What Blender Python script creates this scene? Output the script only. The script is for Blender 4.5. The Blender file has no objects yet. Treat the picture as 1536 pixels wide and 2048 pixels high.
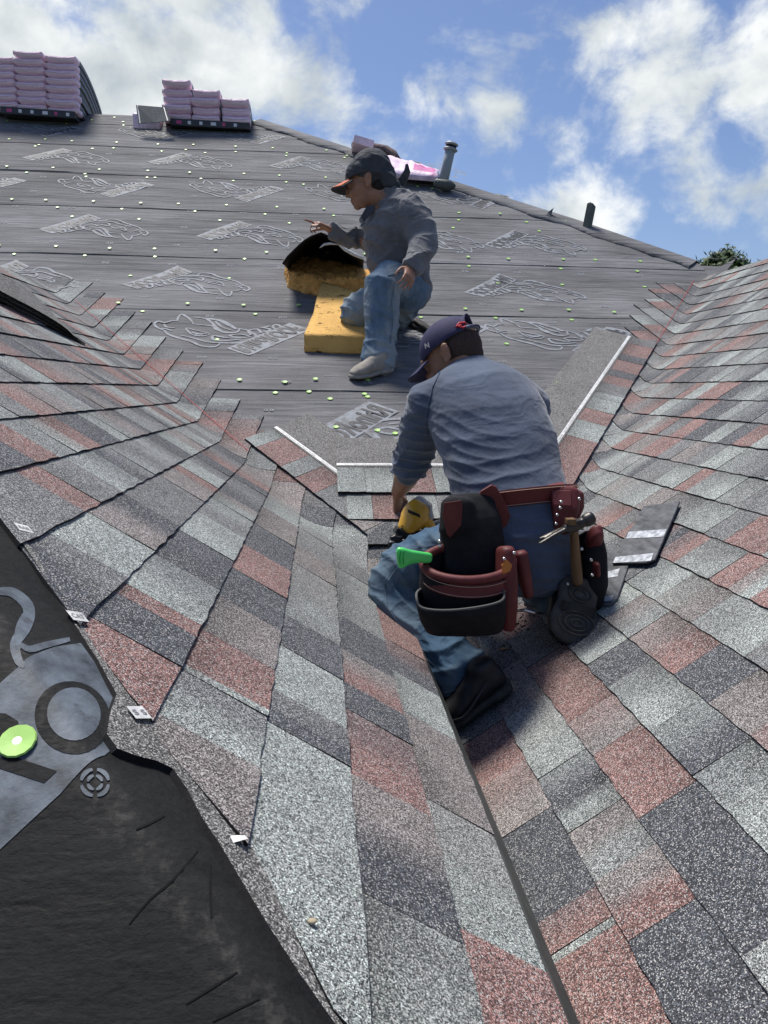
import bpy, bmesh, math, random
import numpy as np
from mathutils import Vector, Matrix, noise
random.seed(7); np.random.seed(7)
C = bpy.context.scene
# ------------------------------------------------------------------ camera
F_PX, PITCH, YAW, ROLL = 1537.5, .158, .0838, .0112
EYE = Vector((0, 0, 5.2))
_cy, _sy, _cp, _sp = math.cos(YAW), math.sin(YAW), math.cos(PITCH), math.sin(PITCH)
FWD = Vector((_sy*_cp, _cy*_cp, -_sp)); _r = Vector((_cy, -_sy, 0)); _u = _r.cross(FWD)
RGT = _r*math.cos(ROLL) + _u*math.sin(ROLL); UPV = -_r*math.sin(ROLL) + _u*math.cos(ROLL)
cd = bpy.data.cameras.new('camera'); cam = bpy.data.objects.new('camera', cd); C.collection.objects.link(cam)
m4 = Matrix((RGT, UPV, -FWD)).transposed().to_4x4(); m4.translation = EYE
cam.matrix_world = m4
cd.sensor_fit = 'VERTICAL'; cd.sensor_height = 32; cd.lens = F_PX/2048*32; cd.clip_start = .02; cd.clip_end = 3000
C.camera = cam
C.render.resolution_x, C.render.resolution_y = 768, 1024
# ------------------------------------------------------------------ light
SUN_EL, SUN_AZ, SUN_E, SKY_S, EXPO = math.radians(68), math.radians(-32), 3.9, .10, 0.42   # azimuth from +Y towards +X
C.view_settings.view_transform = 'Standard'; C.view_settings.look = 'None'
C.view_settings.exposure = EXPO; C.view_settings.gamma = 1
sd = bpy.data.lights.new('sun', 'SUN'); sd.energy = SUN_E; sd.angle = math.radians(16); sd.color = (1, .96, .9)
sun = bpy.data.objects.new('sun', sd); C.collection.objects.link(sun)
SDIR = Vector((math.sin(SUN_AZ)*math.cos(SUN_EL), math.cos(SUN_AZ)*math.cos(SUN_EL), math.sin(SUN_EL)))
sun.rotation_euler = SDIR.to_track_quat('Z', 'Y').to_euler(); sun.location = (0, 0, 20)

def ray(x, y): return FWD + RGT*((x-768)/F_PX) + UPV*((1024-y)/F_PX)
def at(x, y, Y):                                   # a place in the photograph, Y metres out
    d = ray(x, y); return EYE + d*(Y/d.y)

w = bpy.data.worlds.new('World'); C.world = w; w.use_nodes = True
nt = w.node_tree; nt.nodes.clear()
def N(t, ty, **k):
    n = t.nodes.new(ty)
    for a, v in k.items():
        if a == 'inp':
            for i, x in v.items(): n.inputs[i].default_value = x
        else: setattr(n, a, v)
    return n
def math_(t, op, a, b=None, c=None, clamp=False):
    n = t.nodes.new('ShaderNodeMath'); n.operation = op; n.use_clamp = clamp
    for i, v in enumerate((a, b, c)):
        if v is None: continue
        if isinstance(v, (int, float)): n.inputs[i].default_value = v
        else: t.links.new(v, n.inputs[i])
    return n.outputs[0]
out = N(nt, 'ShaderNodeOutputWorld'); bg = N(nt, 'ShaderNodeBackground')
sky = N(nt, 'ShaderNodeTexSky', sky_type='NISHITA', sun_disc=False, sun_elevation=SUN_EL, sun_rotation=SUN_AZ)
sky.air_density = 1.0; sky.dust_density = 1.0; sky.ozone_density = 1.0
tc = N(nt, 'ShaderNodeTexCoord')
nrm = N(nt, 'ShaderNodeVectorMath', operation='NORMALIZE'); nt.links.new(tc.outputs['Generated'], nrm.inputs[0])
def wnoise(scale, detail, rough, off=0, dist=0., src=None):
    n = N(nt, 'ShaderNodeTexNoise'); n.inputs['Scale'].default_value = scale; n.inputs['Detail'].default_value = detail
    n.inputs['Roughness'].default_value = rough; n.inputs['Distortion'].default_value = dist
    mp = N(nt, 'ShaderNodeMapping'); mp.inputs['Location'].default_value = (off, off*.7, 0); mp.inputs['Scale'].default_value = (1, 1, 1.25)
    nt.links.new(src or nrm.outputs[0], mp.inputs[0]); nt.links.new(mp.outputs[0], n.inputs['Vector'])
    return n.outputs['Fac']
# cloud cover: banks of cumulus at their bearings, broken up by noise, and scattered clouds elsewhere
blobs = [((60, 60), .28, 1.1), ((330, 130), .27, 1.15), ((520, 160), .13, 1.0), ((640, 215), .10, .95), ((560, 40), .14, .8),
         ((870, 245), .075, .80), ((960, 235), .055, .75), ((300, 330), .25, 1.0), ((600, 300), .13, .95), ((760, 300), .07, .75), ((1290, 110), .085, .95), ((1230, 190), .06, .8), ((1380, 190), .09, .85),
         ((1530, 210), .11, 1.1), ((1420, 300), .11, .95), ((1260, 300), .06, .7), ((1140, 290), .045, .75), ((1500, 350), .09, .9),
         ((1190, 430), .09, 1.1), ((1110, 420), .05, .8), ((1450, 430), .05, .8), ((1530, 470), .07, .8), ((-300, 100), .5, .8), ((1900, 250), .25, .8)]
tot = None
for (px, py), rad, amp in blobs:
    d = ray(px, py).normalized()
    dp = N(nt, 'ShaderNodeVectorMath', operation='DISTANCE'); nt.links.new(nrm.outputs[0], dp.inputs[0]); dp.inputs[1].default_value = d
    mr = N(nt, 'ShaderNodeMapRange', interpolation_type='SMOOTHSTEP'); nt.links.new(dp.outputs['Value'], mr.inputs[0])
    mr.inputs[1].default_value = rad*1.25; mr.inputs[2].default_value = rad*.1; mr.inputs[3].default_value = 0; mr.inputs[4].default_value = amp
    tot = mr.outputs[0] if tot is None else math_(nt, 'MAXIMUM', tot, mr.outputs[0])
n1 = wnoise(6.5, 10, .60, 3.1, .35); n2 = wnoise(17, 9, .62, 7.7, .25); n3 = wnoise(9, 6, .55, 11.3, .2)
wide = wnoise(2.2, 5, .5, 1.3, .2)
scat = math_(nt, 'MULTIPLY', math_(nt, 'SUBTRACT', wide, .42, clamp=True), 1.6)
base = math_(nt, 'MAXIMUM', tot, scat)
v = math_(nt, 'ADD', math_(nt, 'MULTIPLY', base, .95), math_(nt, 'MULTIPLY', math_(nt, 'SUBTRACT', n1, .5), 3.1))
v = math_(nt, 'ADD', v, math_(nt, 'MULTIPLY', math_(nt, 'SUBTRACT', n2, .5), 1.5))
cm = N(nt, 'ShaderNodeMapRange', interpolation_type='SMOOTHSTEP'); nt.links.new(v, cm.inputs[0]); cm.inputs[1].default_value = .30; cm.inputs[2].default_value = 1.18
cr = N(nt, 'ShaderNodeValToRGB'); els = cr.color_ramp.elements
els[0].position = .25; els[0].color = (.36, .41, .45, 1); els[1].position = .62; els[1].color = (.74, .76, .76, 1)
e = els.new(.42); e.color = (.52, .56, .575, 1)
lum = math_(nt, 'ADD', math_(nt, 'MULTIPLY', n3, 1.1), math_(nt, 'MULTIPLY', wide, .5)); nt.links.new(math_(nt, 'SUBTRACT', 1.27, lum), cr.inputs[0])
skc = N(nt, 'ShaderNodeMix', data_type='RGBA', blend_type='MULTIPLY'); skc.inputs[0].default_value = 1
nt.links.new(sky.outputs[0], skc.inputs[6]); skc.inputs[7].default_value = (SKY_S*.70, SKY_S*.75, SKY_S*.90, 1)
mx = N(nt, 'ShaderNodeMix', data_type='RGBA'); nt.links.new(cm.outputs[0], mx.inputs[0]); nt.links.new(skc.outputs[2], mx.inputs[6]); nt.links.new(cr.outputs[0], mx.inputs[7])
nt.links.new(mx.outputs[2], bg.inputs[0]); bg.inputs[1].default_value = 1.0
nt.links.new(bg.outputs[0], out.inputs[0])

# ------------------------------------------------------------------ mesh helpers
def tag(o, label=None, cat=None, group=None, kind=None):
    if label: o['label'] = label
    if cat: o['category'] = cat
    if group: o['group'] = group
    if kind: o['kind'] = kind
    return o
def mk(name, vs, fs, mats, parent=None, origin=None, mi=None, cols=None, smooth=False):
    org = Vector(origin) if origin is not None else (parent_loc(parent) if parent else Vector((0, 0, 0)))
    me = bpy.data.meshes.new(name)
    me.from_pydata([tuple(Vector(v)-org) for v in vs], [], [tuple(f) for f in fs])
    for m in (mats if isinstance(mats, (list, tuple)) else [mats]): me.materials.append(m)
    if mi is not None: me.polygons.foreach_set('material_index', mi)
    if cols is not None:
        ca = me.color_attributes.new('Tint', 'FLOAT_COLOR', 'POINT')
        flat = []
        for c in cols: flat += [c[0], c[1], c[2], 1]
        ca.data.foreach_set('color', flat)
    if smooth: me.polygons.foreach_set('use_smooth', [True]*len(me.polygons))
    me.update()
    o = bpy.data.objects.new(name, me); C.collection.objects.link(o)
    if parent: o.parent = parent
    if origin is not None: o.location = org
    return o
def parent_loc(p):
    v = Vector((0, 0, 0))
    while p: v += p.location; p = p.parent
    return v
def empty(name, loc):
    o = bpy.data.objects.new(name, None); C.collection.objects.link(o); o.location = loc; o.empty_display_size = .1; return o
class MB:
    def __init__(s): s.v = []; s.f = []; s.m = []; s.c = []
    def add(s, vs, fs, m=0, c=None):
        b = len(s.v); s.v += [Vector(x) for x in vs]; s.f += [tuple(b+i for i in f) for f in fs]
        s.m += (list(m) if isinstance(m, (list, tuple)) else [m]*len(fs))
        s.c += (list(c) if c is not None else [(.5, .5, .5)]*len(vs))
    def build(s, name, mats, parent=None, origin=None, smooth=False, col=False):
        return mk(name, s.v, s.f, mats, parent, origin, s.m, s.c if col else None, smooth)
def frame(t, side):
    t = t.normalized(); s = (side - t*side.dot(t)).normalized(); return t, s, t.cross(s)
def loft(path, radii, side=(1, 0, 0), n=20, cap=True, expo=2.0):
    """closed tube; radii = r or (across, deep); expo >2 squares it off"""
    P = [Vector(p) for p in path]; vs = []; fs = []; side = Vector(side)
    rings = []
    for i, p in enumerate(P):
        t = (P[min(i+1, len(P)-1)] - P[max(i-1, 0)])
        t, s, b = frame(t, side if abs(side.normalized().dot(t.normalized())) < .97 else Vector((0, .3, 1)))
        rw, rd = radii[i] if isinstance(radii[i], (tuple, list)) else (radii[i], radii[i])
        rings.append((p, t, s, b, rw, rd))
    if cap:
        p, t, s, b, rw, rd = rings[0]; r0 = min(rw, rd)
        rings = [(p-t*r0*.5, t, s, b, rw*.6, rd*.6), (p-t*r0*.3, t, s, b, rw*.85, rd*.85)] + rings
        p, t, s, b, rw, rd = rings[-1]; r0 = min(rw, rd)
        rings = rings + [(p+t*r0*.3, t, s, b, rw*.85, rd*.85), (p+t*r0*.5, t, s, b, rw*.6, rd*.6)]
    for (p, t, s, b, rw, rd) in rings:
        for k in range(n):
            a = 2*math.pi*k/n; ca, sa = math.cos(a), math.sin(a)
            q = (abs(ca)**expo + abs(sa)**expo)**(-1/expo)
            vs.append(p + s*(rw*ca*q) + b*(rd*sa*q))
    R = len(rings)
    for i in range(R-1):
        for k in range(n): fs.append((i*n+k, i*n+(k+1) % n, (i+1)*n+(k+1) % n, (i+1)*n+k))
    fs.append(tuple(reversed(range(n)))); fs.append(tuple((R-1)*n+k for k in range(n)))
    return vs, fs
def ball(c, r, ax=None, n=16, m=10):
    """ellipsoid, ax = 3 axis vectors"""
    c = Vector(c); r = (r, r, r) if isinstance(r, (int, float)) else r
    ax = ax or (Vector((1, 0, 0)), Vector((0, 1, 0)), Vector((0, 0, 1)))
    vs = [c+ax[2]*r[2]]; fs = []
    for i in range(1, m):
        ph = math.pi*i/m
        for k in range(n):
            a = 2*math.pi*k/n
            vs.append(c + ax[0]*(r[0]*math.sin(ph)*math.cos(a)) + ax[1]*(r[1]*math.sin(ph)*math.sin(a)) + ax[2]*(r[2]*math.cos(ph)))
    vs.append(c-ax[2]*r[2])
    for k in range(n): fs.append((0, 1+k, 1+(k+1) % n))
    for i in range(m-2):
        for k in range(n): fs.append((1+i*n+k, 1+(i+1)*n+k, 1+(i+1)*n+(k+1) % n, 1+i*n+(k+1) % n))
    L = len(vs)-1
    for k in range(n): fs.append((L, 1+(m-2)*n+(k+1) % n, 1+(m-2)*n+k))
    return vs, fs
def box(c, h, ax=None):
    c = Vector(c); ax = ax or (Vector((1, 0, 0)), Vector((0, 1, 0)), Vector((0, 0, 1)))
    vs = [c + ax[0]*h[0]*a + ax[1]*h[1]*b + ax[2]*h[2]*d for a in (-1, 1) for b in (-1, 1) for d in (-1, 1)]
    return vs, [(0, 1, 3, 2), (4, 6, 7, 5), (0, 4, 5, 1), (2, 3, 7, 6), (0, 2, 6, 4), (1, 5, 7, 3)]
def slab(poly, nrm, t):
    """prism from a planar polygon, thickness t along nrm"""
    n = len(poly); P = [Vector(p) for p in poly]; nrm = Vector(nrm)
    vs = P + [p+nrm*t for p in P]
    return vs, [tuple(range(n)), tuple(reversed(range(n, 2*n)))] + [(i, n+i, n+(i+1) % n, (i+1) % n) for i in range(n)]
def bevelled(vs, fs, w=.004, seg=2):
    bm = bmesh.new(); bv = [bm.verts.new(v) for v in vs]
    for f in fs: bm.faces.new([bv[i] for i in f])
    bmesh.ops.recalc_face_normals(bm, faces=bm.faces)
    bmesh.ops.bevel(bm, geom=list(bm.edges), offset=w, segments=seg, affect='EDGES', profile=.7)
    bm.verts.index_update(); o = ([v.co.copy() for v in bm.verts], [[v.index for v in f.verts] for f in bm.faces]); bm.free(); return o
def torus(path, r, n=8, closed=True):
    P = [Vector(p) for p in path]; m = len(P); vs = []; fs = []
    for i, p in enumerate(P):
        t = (P[(i+1) % m]-P[(i-1) % m]) if closed else (P[min(i+1, m-1)]-P[max(i-1, 0)])
        t, s, b = frame(t, Vector((0, .1, 1)) if abs(t.normalized().z) < .9 else Vector((1, 0, 0)))
        rr = r[i] if isinstance(r, (list, tuple)) else r
        for k in range(n): a = 2*math.pi*k/n; vs.append(p+s*(rr*math.cos(a))+b*(rr*math.sin(a)))
    for i in range(m if closed else m-1):
        j = (i+1) % m
        for k in range(n): fs.append((i*n+k, i*n+(k+1) % n, j*n+(k+1) % n, j*n+k))
    if not closed: fs.append(tuple(reversed(range(n)))); fs.append(tuple((m-1)*n+k for k in range(n)))
    return vs, fs
def blend(pieces, voxel=.008, smooth=6, fac=.5, disp=None):
    """fuse overlapping closed pieces into one continuous skin"""
    mb = MB()
    for p in pieces: mb.add(*p)
    me = bpy.data.meshes.new('t'); me.from_pydata([tuple(v) for v in mb.v], [], mb.f)
    bm = bmesh.new(); bm.from_mesh(me); bmesh.ops.recalc_face_normals(bm, faces=bm.faces); bm.to_mesh(me); bm.free()
    o = bpy.data.objects.new('t', me); C.collection.objects.link(o)
    r = o.modifiers.new('r', 'REMESH'); r.mode = 'VOXEL'; r.voxel_size = voxel
    if smooth:
        s = o.modifiers.new('s', 'SMOOTH'); s.factor = fac; s.iterations = smooth
    dg = bpy.context.evaluated_depsgraph_get(); e = o.evaluated_get(dg); m2 = e.to_mesh()
    vs = [v.co.copy() for v in m2.vertices]; ns = [v.normal.copy() for v in m2.vertices]; fs = [tuple(p.vertices) for p in m2.polygons]
    e.to_mesh_clear(); bpy.data.objects.remove(o); bpy.data.meshes.remove(me)
    if disp: vs = [v + n*disp(v, n) for v, n in zip(vs, ns)]
    return vs, fs
def nz(v, s, o=0): return noise.noise(Vector(v)*s + Vector((o, o*1.3, -o)))
def nz3(x, y, z): return noise.noise(Vector((x, y, z)))

# ------------------------------------------------------------------ materials
def lin(r, g, b):
    f = lambda c: (c/255/12.92 if c/255 <= .04045 else ((c/255+.055)/1.055)**2.4)
    return (f(r), f(g), f(b), 1)
def mat(name, col, rough=.7, spec=.3, metal=0, nscale=0, namt=.25, bump=0, bscale=60, coat=0, stretch=(1, 1, 1), emit=None, bdist=.002, spot=None, sheen=0, creases=0):
    m = bpy.data.materials.new(name); m.use_nodes = True; t = m.node_tree; b = t.nodes['Principled BSDF']
    b.inputs['Base Color'].default_value = col; b.inputs['Roughness'].default_value = rough; b.inputs['Metallic'].default_value = metal
    b.inputs['Specular IOR Level'].default_value = spec; b.inputs['Coat Weight'].default_value = coat
    if sheen: b.inputs['Sheen Weight'].default_value = sheen
    if nscale or bump or spot:
        tcn = N(t, 'ShaderNodeTexCoord'); mp = N(t, 'ShaderNodeMapping'); mp.inputs['Scale'].default_value = stretch
        t.links.new(tcn.outputs['Object'], mp.inputs[0])
    last = None
    if nscale:
        n = N(t, 'ShaderNodeTexNoise', inp={'Scale': nscale, 'Detail': 6., 'Roughness': .6}); t.links.new(mp.outputs[0], n.inputs['Vector'])
        r = N(t, 'ShaderNodeMapRange'); t.links.new(n.outputs[0], r.inputs[0]); r.inputs[1].default_value = .3; r.inputs[2].default_value = .7
        r.inputs[3].default_value = 1-namt; r.inputs[4].default_value = 1+namt
        x = N(t, 'ShaderNodeMix', data_type='RGBA', blend_type='MULTIPLY'); x.inputs[0].default_value = 1; x.inputs[6].default_value = col
        t.links.new(r.outputs[0], x.inputs[7]); t.links.new(x.outputs[2], b.inputs['Base Color']); last = x.outputs[2]
    if spot:
        sc, thr, scol = spot
        n = N(t, 'ShaderNodeTexNoise', inp={'Scale': sc, 'Detail': 4., 'Roughness': .55}); t.links.new(mp.outputs[0], n.inputs['Vector'])
        r = N(t, 'ShaderNodeMapRange', interpolation_type='SMOOTHSTEP'); t.links.new(n.outputs[0], r.inputs[0]); r.inputs[1].default_value = thr; r.inputs[2].default_value = thr+.14
        x = N(t, 'ShaderNodeMix', data_type='RGBA'); t.links.new(r.outputs[0], x.inputs[0]); x.inputs[6].default_value = col; x.inputs[7].default_value = scol
        if last: t.links.new(last, x.inputs[6])
        t.links.new(x.outputs[2], b.inputs['Base Color'])
    prev_n = None
    if creases:
        for sc_, st_, ro_, di_ in ((5.5, (1, 1, 2.4), .5, .022), (10., (1.5, 1, 1.5), -.6, .008)):
            m2 = N(t, 'ShaderNodeMapping'); m2.inputs['Scale'].default_value = st_; m2.inputs['Rotation'].default_value = (0, ro_, 0); t.links.new(tcn.outputs['Object'], m2.inputs[0])
            q = N(t, 'ShaderNodeTexNoise', inp={'Scale': sc_, 'Detail': 2., 'Roughness': .45, 'Distortion': .8}); t.links.new(m2.outputs[0], q.inputs['Vector'])
            h_ = math_(t, 'SUBTRACT', 1., math_(t, 'MULTIPLY', math_(t, 'ABSOLUTE', math_(t, 'SUBTRACT', q.outputs[0], .5)), 7.), clamp=True)
            b2 = N(t, 'ShaderNodeBump', inp={'Strength': creases, 'Distance': di_}); t.links.new(h_, b2.inputs['Height'])
            if prev_n: t.links.new(prev_n, b2.inputs['Normal'])
            prev_n = b2.outputs[0]
        t.links.new(prev_n, b.inputs['Normal'])
    if bump:
        n = N(t, 'ShaderNodeTexNoise', inp={'Scale': bscale, 'Detail': 5., 'Roughness': .6}); t.links.new(mp.outputs[0], n.inputs['Vector'])
        bp = N(t, 'ShaderNodeBump', inp={'Strength': bump, 'Distance': bdist}); t.links.new(n.outputs[0], bp.inputs['Height']); t.links.new(bp.outputs[0], b.inputs['Normal'])
        if prev_n: t.links.new(prev_n, bp.inputs['Normal'])
    return m
def granule_mat(name, tint=None, flake=1.0, contrast=1.0):
    """mineral granules: every grain its own shade, laid over the blend colour of the tab"""
    m = bpy.data.materials.new(name); m.use_nodes = True; t = m.node_tree; b = t.nodes['Principled BSDF']
    b.inputs['Roughness'].default_value = .85; b.inputs['Specular IOR Level'].default_value = .25
    tcn = N(t, 'ShaderNodeTexCoord')
    if tint: ci = N(t, 'ShaderNodeRGB'); ci.outputs[0].default_value = tint; col = ci.outputs[0]
    else:
        # blend edges are ragged: nudge the lookup a little with noise
        at_ = N(t, 'ShaderNodeAttribute', attribute_name='Tint'); col = at_.outputs['Color']
    vo = N(t, 'ShaderNodeTexVoronoi', inp={'Scale': 620.*flake}); t.links.new(tcn.outputs['Object'], vo.inputs['Vector'])
    sp = N(t, 'ShaderNodeSeparateColor'); t.links.new(vo.outputs['Color'], sp.inputs[0])
    rp = N(t, 'ShaderNodeValToRGB'); E = rp.color_ramp.elements; rp.color_ramp.interpolation = 'LINEAR'
    E[0].position = 0; E[0].color = (.22, .22, .23, 1); E[1].position = 1; E[1].color = (2.9, 2.9, 2.9, 1)
    for p, g in ((.3, .48), (.55, .85), (.8, 1.35), (.92, 2.0)):
        e = E.new(p); e.color = (g, g, g, 1)
    t.links.new(sp.outputs[0], rp.inputs[0])
    n = N(t, 'ShaderNodeTexNoise', inp={'Scale': 9., 'Detail': 5., 'Roughness': .65}); t.links.new(tcn.outputs['Object'], n.inputs['Vector'])
    r = N(t, 'ShaderNodeMapRange'); t.links.new(n.outputs[0], r.inputs[0]); r.inputs[1].default_value = .3; r.inputs[2].default_value = .7; r.inputs[3].default_value = .82; r.inputs[4].default_value = 1.2
    x1 = N(t, 'ShaderNodeMix', data_type='RGBA', blend_type='MULTIPLY'); x1.inputs[0].default_value = 1; t.links.new(col, x1.inputs[6]); t.links.new(rp.outputs[0], x1.inputs[7])
    x2 = N(t, 'ShaderNodeMix', data_type='RGBA', blend_type='MULTIPLY'); x2.inputs[0].default_value = 1; t.links.new(x1.outputs[2], x2.inputs[6]); t.links.new(r.outputs[0], x2.inputs[7])
    # pale stray grains and dark stray grains
    g1 = math_(t, 'GREATER_THAN', sp.outputs[1], .90); g2 = math_(t, 'LESS_THAN', sp.outputs[1], .12)
    x3 = N(t, 'ShaderNodeMix', data_type='RGBA'); t.links.new(g1, x3.inputs[0]); t.links.new(x2.outputs[2], x3.inputs[6]); x3.inputs[7].default_value = (.44, .43, .41, 1)
    x4 = N(t, 'ShaderNodeMix', data_type='RGBA'); t.links.new(g2, x4.inputs[0]); t.links.new(x3.outputs[2], x4.inputs[6]); x4.inputs[7].default_value = (.03, .03, .035, 1)
    t.links.new(x4.outputs[2], b.inputs['Base Color'])
    bp = N(t, 'ShaderNodeBump', inp={'Strength': .6, 'Distance': .0012}); t.links.new(sp.outputs[2], bp.inputs['Height']); t.links.new(bp.outputs[0], b.inputs['Normal'])
    return m
M_GRAN = granule_mat('shingle_granules')
M_GPLAIN = granule_mat('headlap_granules', (.17, .165, .155, 1), flake=1.0)
M_EDGE = mat('asphalt_edge', (.012, .012, .013, 1), .8, .2, nscale=300, namt=.5)
M_SEAL = mat('release_tape', (.62, .62, .6, 1), .45, .4, nscale=50, namt=.25)
M_TAPEINK = mat('tape_ink', (.22, .22, .23, 1), .6)
def underlay_mat(name, base, rough, dust=False, ripple=0, bd=.008):
    m = bpy.data.materials.new(name); m.use_nodes = True; t = m.node_tree; b = t.nodes['Principled BSDF']
    tcn = N(t, 'ShaderNodeTexCoord')
    def ns(scale, st, d=6.):
        mp = N(t, 'ShaderNodeMapping'); mp.inputs['Scale'].default_value = st; t.links.new(tcn.outputs['Object'], mp.inputs[0])
        n = N(t, 'ShaderNodeTexNoise', inp={'Scale': scale, 'Detail': d, 'Roughness': .62}); t.links.new(mp.outputs[0], n.inputs['Vector']); return n.outputs[0]
    a = ns(2.2, (.5, 1.2, 1.2)); c = ns(26, (.16, 1, 1)); fine = ns(160, (1, 1, 1), 3.)
    v = math_(t, 'ADD', math_(t, 'MULTIPLY', a, .5), math_(t, 'ADD', math_(t, 'MULTIPLY', c, .35), math_(t, 'MULTIPLY', fine, .25)))
    rp = N(t, 'ShaderNodeValToRGB'); E = rp.color_ramp.elements
    E[0].position = .42; E[0].color = tuple(x*.55 for x in base[:3])+(1,); E[1].position = .68; E[1].color = tuple(x*1.6 for x in base[:3])+(1,)
    e = E.new(.55); e.color = base
    t.links.new(v, rp.inputs[0]); t.links.new(rp.outputs[0], b.inputs['Base Color'])
    if dust:        # pale scuffing rubbed along the hip fold
        sx_ = N(t, 'ShaderNodeSeparateXYZ'); t.links.new(tcn.outputs['Object'], sx_.inputs[0])
        dd_ = math_(t, 'ABSOLUTE', math_(t, 'ADD', math_(t, 'SUBTRACT', math_(t, 'ADD', sx_.outputs[0], sx_.outputs[1]), .525), math_(t, 'MULTIPLY', math_(t, 'SUBTRACT', ns(9, (1, 1, 1)), .5), .10)))
        mr_ = N(t, 'ShaderNodeMapRange', interpolation_type='SMOOTHSTEP'); t.links.new(dd_, mr_.inputs[0]); mr_.inputs[1].default_value = .045; mr_.inputs[2].default_value = .0
        sc_ = N(t, 'ShaderNodeMapRange'); t.links.new(ns(75, (1, 1, 1)), sc_.inputs[0]); sc_.inputs[1].default_value = .48; sc_.inputs[2].default_value = .68
        mm_ = N(t, 'ShaderNodeMix', data_type='RGBA'); t.links.new(math_(t, 'MULTIPLY', math_(t, 'MULTIPLY', mr_.outputs[0], sc_.outputs[0]), .32), mm_.inputs[0]); t.links.new(rp.outputs[0], mm_.inputs[6]); mm_.inputs[7].default_value = (.11, .105, .095, 1)
        t.links.new(mm_.outputs[2], b.inputs['Base Color'])
    b.inputs['Roughness'].default_value = rough; b.inputs['Specular IOR Level'].default_value = .3 if not ripple else .16
    rr = N(t, 'ShaderNodeMapRange'); t.links.new(c, rr.inputs[0]); rr.inputs[3].default_value = rough-.15; rr.inputs[4].default_value = rough+.2; t.links.new(rr.outputs[0], b.inputs['Roughness'])
    bb = math_(t, 'ADD', math_(t, 'MULTIPLY', c, 1.), math_(t, 'MULTIPLY', fine, .35))
    if not ripple:      # long slack folds of the sheet
        for sc_, amp_ in ((6., .75), (13., .28)):
            fm_ = N(t, 'ShaderNodeMapping'); fm_.inputs['Scale'].default_value = (.09, 1, 1); fm_.inputs['Rotation'].default_value = (0, 0, .03 if sc_ < 10 else -.04); t.links.new(tcn.outputs['Object'], fm_.inputs[0])
            fn_ = N(t, 'ShaderNodeTexNoise', inp={'Scale': sc_, 'Detail': 3., 'Roughness': .5}); t.links.new(fm_.outputs[0], fn_.inputs['Vector'])
            bb = math_(t, 'ADD', bb, math_(t, 'MULTIPLY', math_(t, 'SUBTRACT', 1., math_(t, 'MULTIPLY', math_(t, 'ABSOLUTE', math_(t, 'SUBTRACT', fn_.outputs[0], .5)), 14.), clamp=True), amp_))
    if ripple:
        wv_ = N(t, 'ShaderNodeMapping'); wv_.inputs['Rotation'].default_value = (0, 0, -.5); wv_.inputs['Scale'].default_value = (.42, 1, 1); t.links.new(tcn.outputs['Object'], wv_.inputs[0])
        nn_ = N(t, 'ShaderNodeTexNoise', inp={'Scale': 62., 'Detail': 4., 'Roughness': .55, 'Distortion': .3}); t.links.new(wv_.outputs[0], nn_.inputs['Vector'])
        bb = math_(t, 'ADD', bb, math_(t, 'MULTIPLY', nn_.outputs[0], ripple))
    bp = N(t, 'ShaderNodeBump', inp={'Strength': .7 if not ripple else .6, 'Distance': bd if not ripple else .003}); t.links.new(bb, bp.inputs['Height']); t.links.new(bp.outputs[0], b.inputs['Normal'])
    return m
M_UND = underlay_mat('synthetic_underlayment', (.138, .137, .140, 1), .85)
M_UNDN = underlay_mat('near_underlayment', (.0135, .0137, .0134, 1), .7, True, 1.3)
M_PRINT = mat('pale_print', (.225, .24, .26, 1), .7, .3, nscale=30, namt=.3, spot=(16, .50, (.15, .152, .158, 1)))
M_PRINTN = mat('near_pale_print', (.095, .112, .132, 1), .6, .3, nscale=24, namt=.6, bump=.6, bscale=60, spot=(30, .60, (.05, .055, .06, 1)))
M_INK = mat('dark_print', (.050, .050, .056, 1), .6, .3, nscale=22, namt=.3)
M_CAP = mat('lime_plastic', (.40, .68, .16, 1), .4, .4, nscale=30, namt=.12)
M_STEEL = mat('nail_steel', (.5, .5, .48, 1), .35, .5, 1)
M_DECK = mat('roof_deck_board', (.20, .15, .10, 1), .8, nscale=12, namt=.4)
M_FLASH = mat('drip_metal', (.040, .042, .038, 1), .5, .4, nscale=20, namt=.25)
M_CHALK = mat('red_chalk', (.42, .05, .05, 1), .9)

# ------------------------------------------------------------------ roof planes
EZ = EYE.z
def zL(X): return EZ - .5324 - .6665*X
def zR(X): return EZ - 1.2166 + .7228*X
YK = 5.5
def zM(Y): return EZ + (-1.935+.488*Y if Y < YK else .749+.65*(Y-YK))
def zU(Y): return EZ - .8886 + .6665*Y
nL = Vector((.6665, 0, 1)).normalized(); nR = Vector((-.7228, 0, 1)).normalized()
nM1 = Vector((0, -.488, 1)).normalized(); nM2 = Vector((0, -.65, 1)).normalized(); nU = Vector((0, -.6665, 1)).normalized()
def hit(x, y, f):
    """where the sight line of a photo point meets the surface z=f(X,Y)"""
    d = ray(x, y); lo, hi = .05, 30.
    g = lambda s: (EYE+d*s).z - f((EYE+d*s).x, (EYE+d*s).y)
    a = g(lo)
    s = lo; st = .02
    while s < hi and g(s)*a > 0: s += st; st *= 1.01
    lo, hi = s-st, s
    for _ in range(40):
        mid = (lo+hi)/2
        if g(mid)*a > 0: lo = mid
        else: hi = mid
    return EYE + d*lo
def onM(x, y): return hit(x, y, lambda X, Y: zM(Y))
def onR(x, y): return hit(x, y, lambda X, Y: zR(X))
def onL(x, y): return hit(x, y, lambda X, Y: zL(X))
def onU(x, y): return hit(x, y, lambda X, Y: zU(Y))
HIPM = [onM(*p) for p in ((520, 243), (880, 360), (1150, 445), (1392, 528))]      # the hip at the right of the back slope
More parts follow.
